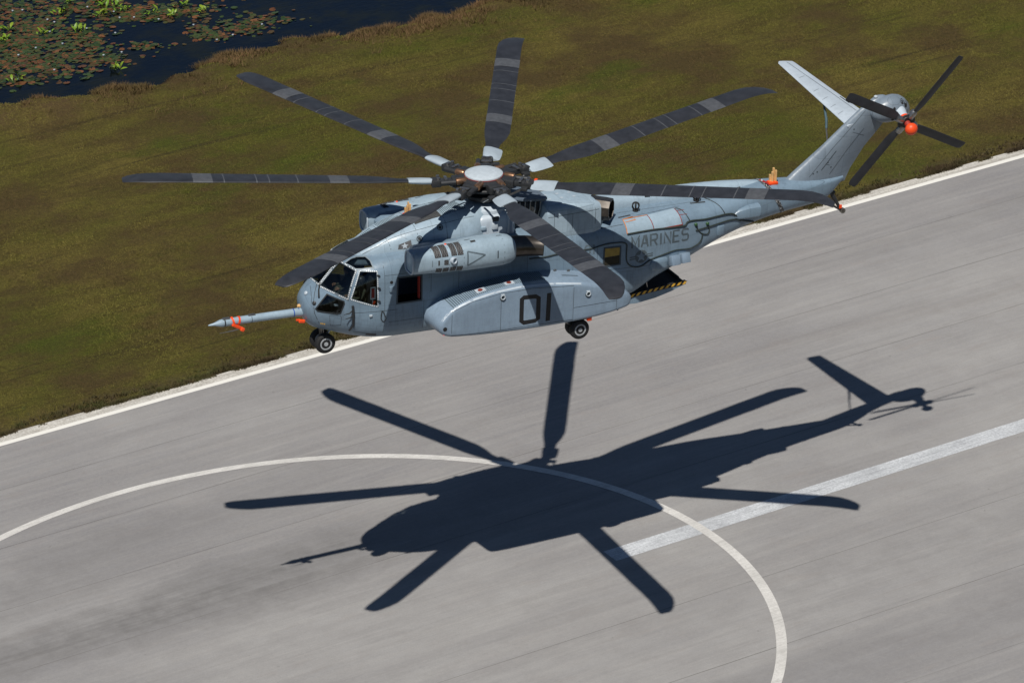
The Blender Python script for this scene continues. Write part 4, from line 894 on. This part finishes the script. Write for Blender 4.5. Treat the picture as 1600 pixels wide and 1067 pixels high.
drape('stabiliser_seam', tape([(20.21,4.28,7),(20.75,1.9,7),(21.02,.5,7)], .025, (0,0,-1)), SB, 'line', stab, D=(0,0,-1), off=.004)
drape('stabiliser_slot', tape([(21.05,1.1,7),(20.95,1.6,7)], .05, (0,0,-1)), SB, 'dark', stab, D=(0,0,-1), off=.005)
for y in (.55, 1.05, 1.6, 2.2, 3.2): drape('stabiliser_seam', tape([(20.55-.06*y,y,7),(20.28-.06*y,y-.12,7)], .014, (0,0,-1)), SB, 'line', stab, D=(0,0,-1), off=.004)
sb_ = obj('stabiliser_strut', tube('stabiliser_strut', [(20.35,1.75,5.96),(20.15,1.05,5.45),(20.0,.75,5.22)], [.035,.05,.04], 10), heli, plain('strut_blue', (.05,.09,.11), .5))
obj('strut_rod', tube('strut_rod', [(20.0,.75,5.22),(19.75,.1,4.78)], .03, 8), sb_, 'steel')
# tail bumper
tbp = obj('tail_bumper', join('tail_bumper', [tube('a', [(19.50,0,2.95),(20.33,0,2.42)], .04, 10), tube('b', [(19.9,0,3.18),(20.02,0,2.95),(20.12,0,2.8),(20.34,0,2.42)], [.07,.08,.065,.05], 10), tube('c', [(19.86,0,3.2),(20.05,0,3.1)], .06, 8)]), heli, 'dark')
obj('bumper_foot', lathe('bumper_foot', [(-.05,.10),(.05,.10),(.05,.05),(-.05,.05)], (20.42,0,2.38), (0,1,0), 18), tbp, 'steel')
obj('bumper_flag', box('bumper_flag', (20.30,-.05,2.56), (.10,.05,.12)), tbp, 'orange', False)

# ---- wheels
tyre_me = lathe('tyre', [(-.105,.20),(-.115,.26),(-.10,.325),(-.06,.348),(0,.352),(.06,.348),(.10,.325),(.115,.26),(.105,.20)], (0,0,0), (0,1,0), 36); tyre_me.materials.append(M['black'])
rim_me = join('rim', [lathe('a', [(-.10,.215),(-.118,.205),(-.118,.165),(-.05,.14),(.05,.14),(.118,.165),(.118,.205),(.10,.215)], (0,0,0), (0,1,0), 28), lathe('b', [(-.12,.01),(-.12,.07),(-.06,.08),(.06,.08),(.12,.07),(.12,.01)], (0,0,0), (0,1,0), 16)]); rim_me.materials.append(plain('rim_paint', (.34,.36,.38), .4))
def wheel(parent, c):
    a = obj('wheel', tyre_me, parent, None, ang=50); a.location = c; b = obj('rim', rim_me, a, None)
ng = obj('nose_gear', join('nose_gear', [tube('a', [(.80,0,.95),(.83,0,.34)], .06, 12), tube('b', [(.83,-.22,.33),(.83,.22,.33)], .05, 10), tube('c', [(1.25,0,.82),(.86,0,.45)], .04, 8), tube('d', [(.74,-.08,.9),(.76,-.08,.5)], .02, 6), tube('e', [(.74,.08,.9),(.76,.08,.5)], .02, 6)]), heli, 'steel')
# each wheel hangs straight under the helicopter as part of its gear leg
for s in (-1, 1): wheel(ng, (.83,.24*s,.335))
for s in (-1, 1):
    mg = obj('main_gear', join('main_gear', [tube('a', [(9.1,1.93*s,1.1),(9.28,1.93*s,.36)], .07, 12), tube('b', [(9.32,1.72*s,.33),(9.32,2.14*s,.33)], .05, 10), tube('c', [(8.5,1.93*s,.8),(9.2,1.93*s,.42)], .045, 8)]), heli, 'steel')
    for y in (1.76, 2.10): wheel(mg, (9.32,y*s,.335))
    obj('gear_door', box('gear_door', (9.2,1.93*s,.72), (.9,.55,.06), None, .02), mg, 'black')
obj('wheel_cover', box('wheel_cover', (9.55,-2.38,.80), (.17,.10,.17), None, .02), heli, 'orange')

# ---- pilots
def person(name, label, pts, edges, rad, mats, loc):
    me = bpy.data.meshes.new(name); me.from_pydata([Vector(p)+Vector(loc) for p in pts], edges, []); me.update()
    o = bpy.data.objects.new(name, me); COL.objects.link(o)
    sk = o.modifiers.new('skin', 'SKIN')
    for i, r in enumerate(rad): me.skin_vertices[0].data[i].radius = (r, r) if not isinstance(r, tuple) else r
    me.skin_vertices[0].data[0].use_root = True
    o.modifiers.new('sub', 'SUBSURF').levels = 2
    nm_ = evaluated(o); o.modifiers.clear(); o.data = nm_; bpy.data.meshes.remove(me)
    nm_.materials.append(mats); nm_.polygons.foreach_set('use_smooth', [True]*len(nm_.polygons))
    o['label'] = label; o['category'] = 'person'; return o
M['suit'] = plain('flight_suit', (.055,.058,.035), .85); M['skin'] = plain('skin', (.42,.24,.15), .55); M['helmet'] = plain('helmet', (.05,.05,.048), .35)
PTS = [(0,0,0),(-.02,0,.22),(-.05,0,.42),(-.08,0,.52),(-.10,0,.60),(-.05,.19,.42),(-.18,.25,.18),(-.42,.20,.14),(-.52,.17,.17),(-.05,-.19,.42),(-.18,-.25,.18),(-.40,-.20,.10),(-.50,-.17,.12),(-.05,.10,-.02),(-.46,.13,.08),(-.62,.13,-.30),(-.74,.13,-.34),(-.05,-.10,-.02),(-.46,-.13,.08),(-.62,-.13,-.30),(-.74,-.13,-.34)]
EDG = [(0,1),(1,2),(2,3),(3,4),(2,5),(5,6),(6,7),(7,8),(2,9),(9,10),(10,11),(11,12),(0,13),(13,14),(14,15),(15,16),(0,17),(17,18),(18,19),(19,20)]
RAD = [(.15,.13),(.15,.12),(.16,.11),.07,.07,.075,.05,.04,.03,.075,.05,.04,.03,.10,.075,.05,.04,.10,.075,.05,.04]
hm = heli.matrix_basis
heli_m = Matrix.Translation(heli.location) @ heli.rotation_euler.to_matrix().to_4x4()
for s, lab in ((-1, 'pilot in dark helmet behind the nearer side window, hands forward on the controls'), (1, 'co-pilot in dark helmet in the seat on the far side of the cockpit')):
    o = person('person', lab, PTS, EDG, RAD, M['suit'], (2.06, .56*s, 1.82)); o.matrix_world = heli_m
    hd = Vector((1.94,.56*s,2.53))
    obj('face', lathe('face', [(-.12,.03),(-.10,.075),(-.04,.095),(.03,.095),(.09,.08),(.11,.03)], hd+Vector((-.02,0,-.01)), (0,0,1), 18), o, 'skin')
    obj('nose', box('nose', hd+Vector((-.125,0,-.02)), (.04,.03,.05), (0,R(15),0), .01), o, 'skin')
    obj('helmet', lathe('helmet', [(-.09,.10),(-.02,.132),(.06,.138),(.12,.11),(.155,.06),(.165,.01)], hd+Vector((.025,0,.02)), (.12,0,1), 20), o, 'helmet')
    obj('visor', box('visor', hd+Vector((-.10,0,.03)), (.05,.17,.07), None, .02), o, 'black')
    for ys in (-1, 1):
        hc = Vector((1.54,.56*s+.17*ys,1.82+(.17 if ys > 0 else .12)))
        bits = [box('p', hc, (.09,.035,.08), None, .012)]
        for f in range(4): bits.append(tube('f', [hc+Vector((-.04,.0,.03-.021*f)), hc+Vector((-.085,-.01*ys,.028-.021*f)), hc+Vector((-.09,-.045*ys,.026-.021*f))], [.0095,.009,.007], 6))
        bits.append(tube('t', [hc+Vector((.0,0,.04)), hc+Vector((-.04,-.03*ys,.06)), hc+Vector((-.06,-.05*ys,.05))], [.011,.010,.008], 6))
        obj('hand', join('hand', bits), o, 'skin')
# ------------------------------------------------------------------ runway paint and joints
UNDER = (.20, .192, .188)
m_edge = marking_material('edge_paint', (.66,.645,.60), .95, .40, .60, (.25,.225,.19), (16.96, 17.02))
m_stripe = marking_material('stripe_paint', (.58,.60,.62), .8, .44, .64, (.20,.205,.22))
m_ring = marking_material('ring_paint', (.62,.605,.58), .75, .46, .68, (.33,.32,.30))
obj('runway_edge_line', sheet('edge', [(-900,16.70),(900,16.70),(900,17.60),(-900,17.60)], .004), None, m_edge, kind='structure')
obj('runway_edge_line', sheet('edge', [(-900,-28.3),(900,-28.3),(900,-27.4),(-900,-27.4)], .004), None, m_edge, kind='structure')
for x0 in (11.32, 11.32+61, 11.32-61): obj('centre_line_stripe', sheet('dash', [(x0,-5.78),(x0+36.6,-5.78),(x0+36.6,-4.87),(x0,-4.87)], .004), None, m_stripe, kind='structure')
ring = [( -.955+r*math.cos(2*math.pi*k/256), -5.945+r*math.sin(2*math.pi*k/256), .008) for r in (15.89, 16.25) for k in range(256)]
obj('landing_circle', mesh('landing_circle', ring, [(k, (k+1) % 256, 256+(k+1) % 256, 256+k) for k in range(256)]), None, m_ring, kind='structure')
t = NT('joint_sealant'); v = t.coord(which='Pos'); f = t.noise(t.coord((.3,2,1), which='Pos'), .8, 4, .6, .35, .65)
t.set(t.mix(f, (.20,.193,.188), (.10,.095,.09)), .9, 0, .2); jm = t.m
for k in (-4, -3, -2, -1, 1, 2, 3, 4):
    y = CEN+4.6*k+.03*math.sin(k*3.1)
    obj('runway_joint', sheet('joint', [(-300,y),(300,y),(300,y+.028),(-300,y+.028)], .002), None, jm, kind='structure')

# ------------------------------------------------------------------ grass, weeds, bank
def in_view(P, pad=.12):
    d = P-np.array(cam.matrix_world.translation); rr = d@np.array(cr); uu = d@np.array(cu); ff = d@np.array(cf)
    x = rr/ff*6372.23/800; y = uu/ff*6372.23/533.5
    return (abs(x) < 1+pad) & (abs(y) < 1+pad)
def vnoise(x, y, s, seed):
    r = np.random.default_rng(seed); g = r.random((256, 256)); x = x/s; y = y/s
    i = np.floor(x).astype(int); j = np.floor(y).astype(int); u = x-i; w = y-j; u = u*u*(3-2*u); w = w*w*(3-2*w)
    a = g[i % 256, j % 256]; b = g[(i+1) % 256, j % 256]; c = g[i % 256, (j+1) % 256]; d = g[(i+1) % 256, (j+1) % 256]
    return (a*(1-u)+b*u)*(1-w)+(c*(1-u)+d*u)*w
def blades(name, xy, zz, h, nb, wid, lean, mat, spread, **props):
    """nb pointed blades per tuft, one triangle each"""
    n = len(xy); N = n*nb
    base = np.repeat(np.c_[xy, zz], nb, 0); hh = np.repeat(h, nb)*rng.uniform(.6, 1.15, N)
    a = rng.uniform(0, 2*np.pi, N); base[:, 0] += rng.normal(0, spread, N); base[:, 1] += rng.normal(0, spread, N)
    sd = np.c_[np.cos(a), np.sin(a), np.zeros(N)]*(wid*rng.uniform(.6, 1.3, N))[:, None]
    b = rng.uniform(0, 2*np.pi, N); tip = base+np.c_[np.cos(b)*hh*lean, np.sin(b)*hh*lean, hh]*1.0
    V = np.empty((N*3, 3)); V[0::3] = base-sd; V[1::3] = base+sd; V[2::3] = tip
    me = bpy.data.meshes.new(name); me.vertices.add(N*3); me.vertices.foreach_set('co', V.ravel())
    me.loops.add(N*3); me.loops.foreach_set('vertex_index', np.arange(N*3)); me.polygons.add(N)
    me.polygons.foreach_set('loop_start', np.arange(0, N*3, 3)); me.update()
    return obj(name, me, None, mat, False, kind='stuff', **props)
def grass_mat(name, cols, big=.12):
    t = NT(name); v = t.coord(which='Pos'); a = t.noise(v, big, 4, .6, .36, .64)
    g = t.n('NewGeometry'); rnd = g.outputs['Random Per Island']
    c = t.mix(a, cols[0], cols[1]); c = t.mix(t.math('MULTIPLY', rnd, .45), c, cols[2])
    dry = t.noise(v, .14, 6, .7, .46, .60); c = t.mix(t.math('MULTIPLY', dry, .9), c, cols[3])
    grn = t.noise(t.coord((.6,1,1), (0,0,1.), 'Pos'), .22, 5, .65, .56, .68); c = t.mix(t.math('MULTIPLY', grn, .6), c, cols[1]) 
    f2 = t.noise(t.coord((1,3.2,1), (0,0,R(-8)), 'Pos'), .35, 5, .7, .42, .7); c = t.mix(t.math('MULTIPLY', f2, .6), c, cols[3])
    t.set(c, .8, 0, .15); return t.m
GZ = np.vectorize(gz); BANK = np.vectorize(bank)
P = np.c_[rng.uniform(-14, 68, 300000), rng.uniform(EDGE+.05, 53, 300000)]
P = P[in_view(np.c_[P, np.zeros(len(P))])]; P = P[P[:, 1] < BANK(P[:, 0])-.4]
blades('mown_grass', P, GZ(P[:, 0], P[:, 1])-.01, .03+.05*vnoise(P[:, 0], P[:, 1], 1.6, 3), 3, .011, .8, grass_mat('grass_blades', [(.192,.156,.040),(.102,.118,.016),(.160,.134,.036),(.088,.056,.025)], .06), .05, label='short olive green grass of the field beside the runway', category='grass')
W = np.c_[rng.uniform(-14, 68, 26000), EDGE-.12+rng.exponential(.24, 26000)]
W = W[in_view(np.c_[W, np.zeros(len(W))])]; k = vnoise(W[:, 0], W[:, 1]*3, .8, 11)+.35*vnoise(W[:, 0], W[:, 1], 3.2, 12); W = W[k > .62]
blades('edge_weeds', W, np.full(len(W), -.02), .07+.12*vnoise(W[:, 0], W[:, 1], .5, 5), 4, .02, .6, grass_mat('weed_blades', [(.055,.075,.014),(.085,.06,.03),(.10,.08,.04),(.05,.035,.02)], .9), .05, label='ragged weeds and dead stems along the runway edge', category='weeds')
x = rng.uniform(-5, 60, 22000); y = BANK(x)+.7-np.abs(rng.normal(0, 1.6, 22000)); B_ = np.c_[x, y]
B_ = B_[in_view(np.c_[B_, np.zeros(len(B_))])]; k = vnoise(B_[:, 0], B_[:, 1]*1.5, 1.3, 21)*.6+.5*vnoise(B_[:, 0], B_[:, 1], 4.5, 23); B_ = B_[k > .52]
blades('bank_grass', B_, GZ(B_[:, 0], B_[:, 1])-.02, .10+.30*vnoise(B_[:, 0], B_[:, 1], 1.1, 22), 6, .014, .75, grass_mat('dry_bank_blades', [(.16,.088,.042),(.095,.055,.03),(.22,.15,.07),(.075,.06,.022)], .35), .09, label='tall dry brown grass along the bank of the pond', category='grass')

# ------------------------------------------------------------------ pond
t = NT('pond_water'); v = t.coord(which='Pos'); n1 = t.noise(t.coord((1,2.2,1), (0,0,R(20)), 'Pos'), 2.2, 4, .6, .2, .8)
mk = t.noise(v, .5, 5, .7, .45, .65); t.set(t.mix(mk, (.0012,.003,.007), (.006,.007,.004)), .10, 0, .10); t.bump(n1, .2, .03)
WZ = -.42
obj('pond_water', sheet('pond', [(-80,49),(62,49),(62,116),(-80,116)], WZ), None, t.m, kind='structure')
CL = [(18.64,65.27,1.55,-1.28,-.47,-1.1,60),(18.24,61.92,1.79,-1.47,-.58,-1.33,120),(16.53,60.33,1.01,-.83,-.56,-1.31,80),(17.73,57.59,1.75,-1.43,-.75,-1.7,150),(15.73,56.91,1.5,-1.22,-.55,-1.26,110),(14.26,55.83,.99,-.8,-.28,-.67,40),(20.91,64.02,1.55,-1.28,-.4,-.91,60),(22.51,62.08,1.28,-1.06,-.41,-.9,60),(22.87,60.18,1.02,-.84,-.24,-.53,50),(24.6,59.73,1.02,-.84,-.33,-.71,50),(19.71,58.2,.38,-.31,-.19,-.43,8),(21.44,56.08,.55,-.45,-.2,-.43,22),(24.38,56.28,.38,-.31,-.41,-.86,25),(24.68,55.08,.45,-.37,-.2,-.42,20),(26.09,55.47,.75,-.62,-.33,-.68,40),(27.05,55.28,.5,-.41,-.34,-.68,25),(25.71,59.81,1.53,-1.26,-.5,-1.06,30),(27.98,55.73,1.01,-.83,-.34,-.69,20),(19.31,59.24,.63,-.52,-.31,-.7,30),(18.84,55.87,.62,-.51,-.3,-.67,25),(14.5,60.5,1.5,-1.2,-.8,-2,120),(16.5,66.5,3,-2.4,-.5,-1.4,120),(12.5,57.8,1.2,-1,-.6,-1.4,80)]
vs, fs = [], []; dots = []
for cx, cy, ux_, uy_, vx_, vy_, n in CL:
    for _ in range(int(n*3.0)):
        a, b = random.gauss(0, .72), random.gauss(0, .72); px, py = cx+a*ux_+b*vx_, cy+a*uy_+b*vy_
        if gz(px, py) > WZ-.03: continue
        r = random.choice((random.uniform(.05, .12), random.uniform(.10, .21))); i = len(vs); th = random.uniform(0, 6.28); tx, ty = random.gauss(0, .10), random.gauss(0, .10)
        z0 = WZ+.006+random.uniform(0, .03)
        # round leaf with a notch
        vs.append((px, py, z0+.003))
        for k in range(8):
            q = th+.25+k*(2*math.pi-.5)/7; dx, dy = r*math.cos(q)*random.uniform(.88,1.08), r*math.sin(q)*random.uniform(.88,1.08)
            vs.append((px+dx, py+dy, max(WZ+.004, z0+dx*tx+dy*ty)))
        fs += [(i, i+1+k, i+2+k) for k in range(7)]
        if random.random() < .004: dots.append((px, py, z0+.05))
pm = NT('lily_pad'); g = pm.n('NewGeometry'); rp = pm.n('ValToRGB'); pm.l(g.outputs['Random Per Island'], rp.inputs[0])
el = rp.color_ramp.elements; el[0].color = (.018,.034,.010,1); el[1].color = (.075,.030,.014,1)
for pos, c in ((.3,(.035,.058,.016,1)),(.5,(.050,.055,.016,1)),(.72,(.058,.034,.014,1)),(.9,(.14,.06,.022,1))):
    e = el.new(pos); e.color = c
pm.set(rp.outputs[0], .45, 0, .3)
obj('lily_pads', mesh('lily_pads', vs, fs), None, pm.m, False, kind='stuff', label='green and rusty lily pads floating on the dark pond', category='lily pads')
# bright green plants standing in the water: real leaves, one plant each
def leaf_mesh():
    V, F = [], []
    for i, (t_, w) in enumerate([(0,.012),(.25,.012),(.42,.05),(.6,.085),(.8,.07),(.93,.035),(1,.004)]):
        z = .34*math.sin(t_*1.25); xx = .36*t_*t_*.9+.06*t_
        V += [(xx, -w, z+w*.3), (xx, 0, z), (xx, w, z+w*.3)]
        if i: k = 3*i; F += [(k-3, k-2, k+1, k), (k-2, k-1, k+2, k+1)]
    return mesh('leaf', V, F)
lm = NT('plant_leaf'); oi = lm.n('ObjectInfo'); lm.set(lm.mix(oi.outputs['Random'], (.095,.19,.012), (.17,.23,.02)), .45, 0, .35); leaf = leaf_mesh(); leaf.materials.append(lm.m)
stem_me = tube('stem', [(0,0,-.3),(0,0,0),(.02,0,.12)], [.03,.025,.012], 6); stem_me.materials.append(lm.m)
PLANTS = [(16.06,61.42),(16.92,62.64),(14.37,55.62),(18.21,60.98),(20.06,63.36),(21.07,64.39),(19.73,60.1),(22.36,63.7),(21.63,61.69),(22.37,62.94),(22.58,62.39),(18.76,53.9),(22.79,61.6),(23.86,60.1),(24.27,59.39),(25.31,60.26),(25.94,58.88)]
ORD = ['first','second','third','fourth','fifth','sixth','seventh','eighth','ninth','tenth','eleventh','twelfth','thirteenth','fourteenth','fifteenth','sixteenth','seventeenth']
for i, (px, py) in enumerate(PLANTS):
    e = bpy.data.objects.new('water_plant', None); COL.objects.link(e); e.location = (px, py, WZ); e.empty_display_size = .2
    e['label'] = {11: 'lone bright green water plant close to the brown grassy bank', 16: 'rightmost bright green water plant, alone in open dark water'}.get(i, 'bright green leafy water plant in the pond, %s counted from the left' % ORD[i]); e['category'] = 'water plant'; e['group'] = 'bright green plants standing in the pond'
    so_ = obj('stem', stem_me, e, None)
    for k in range(random.randint(9, 13)):
        l = obj('leaf', leaf, e, None); s = random.uniform(.45, 1.05)
        l.location = (random.gauss(0, .22), random.gauss(0, .12), 0); l.rotation_euler = (random.gauss(0, .15), random.gauss(0, .2), random.uniform(0, 6.28)); l.scale = (s, s, s*random.uniform(.7, 1.1))
if dots:
    obj('lily_flowers', join('lily_flowers', [lathe('f', [(0,.01),(.0,.04),(.05,.055),(.06,.01)], d, (0,0,1), 7) for d in dots]), None, 'white', kind='stuff', label='tiny white water lily flowers among the pads', category='flowers')
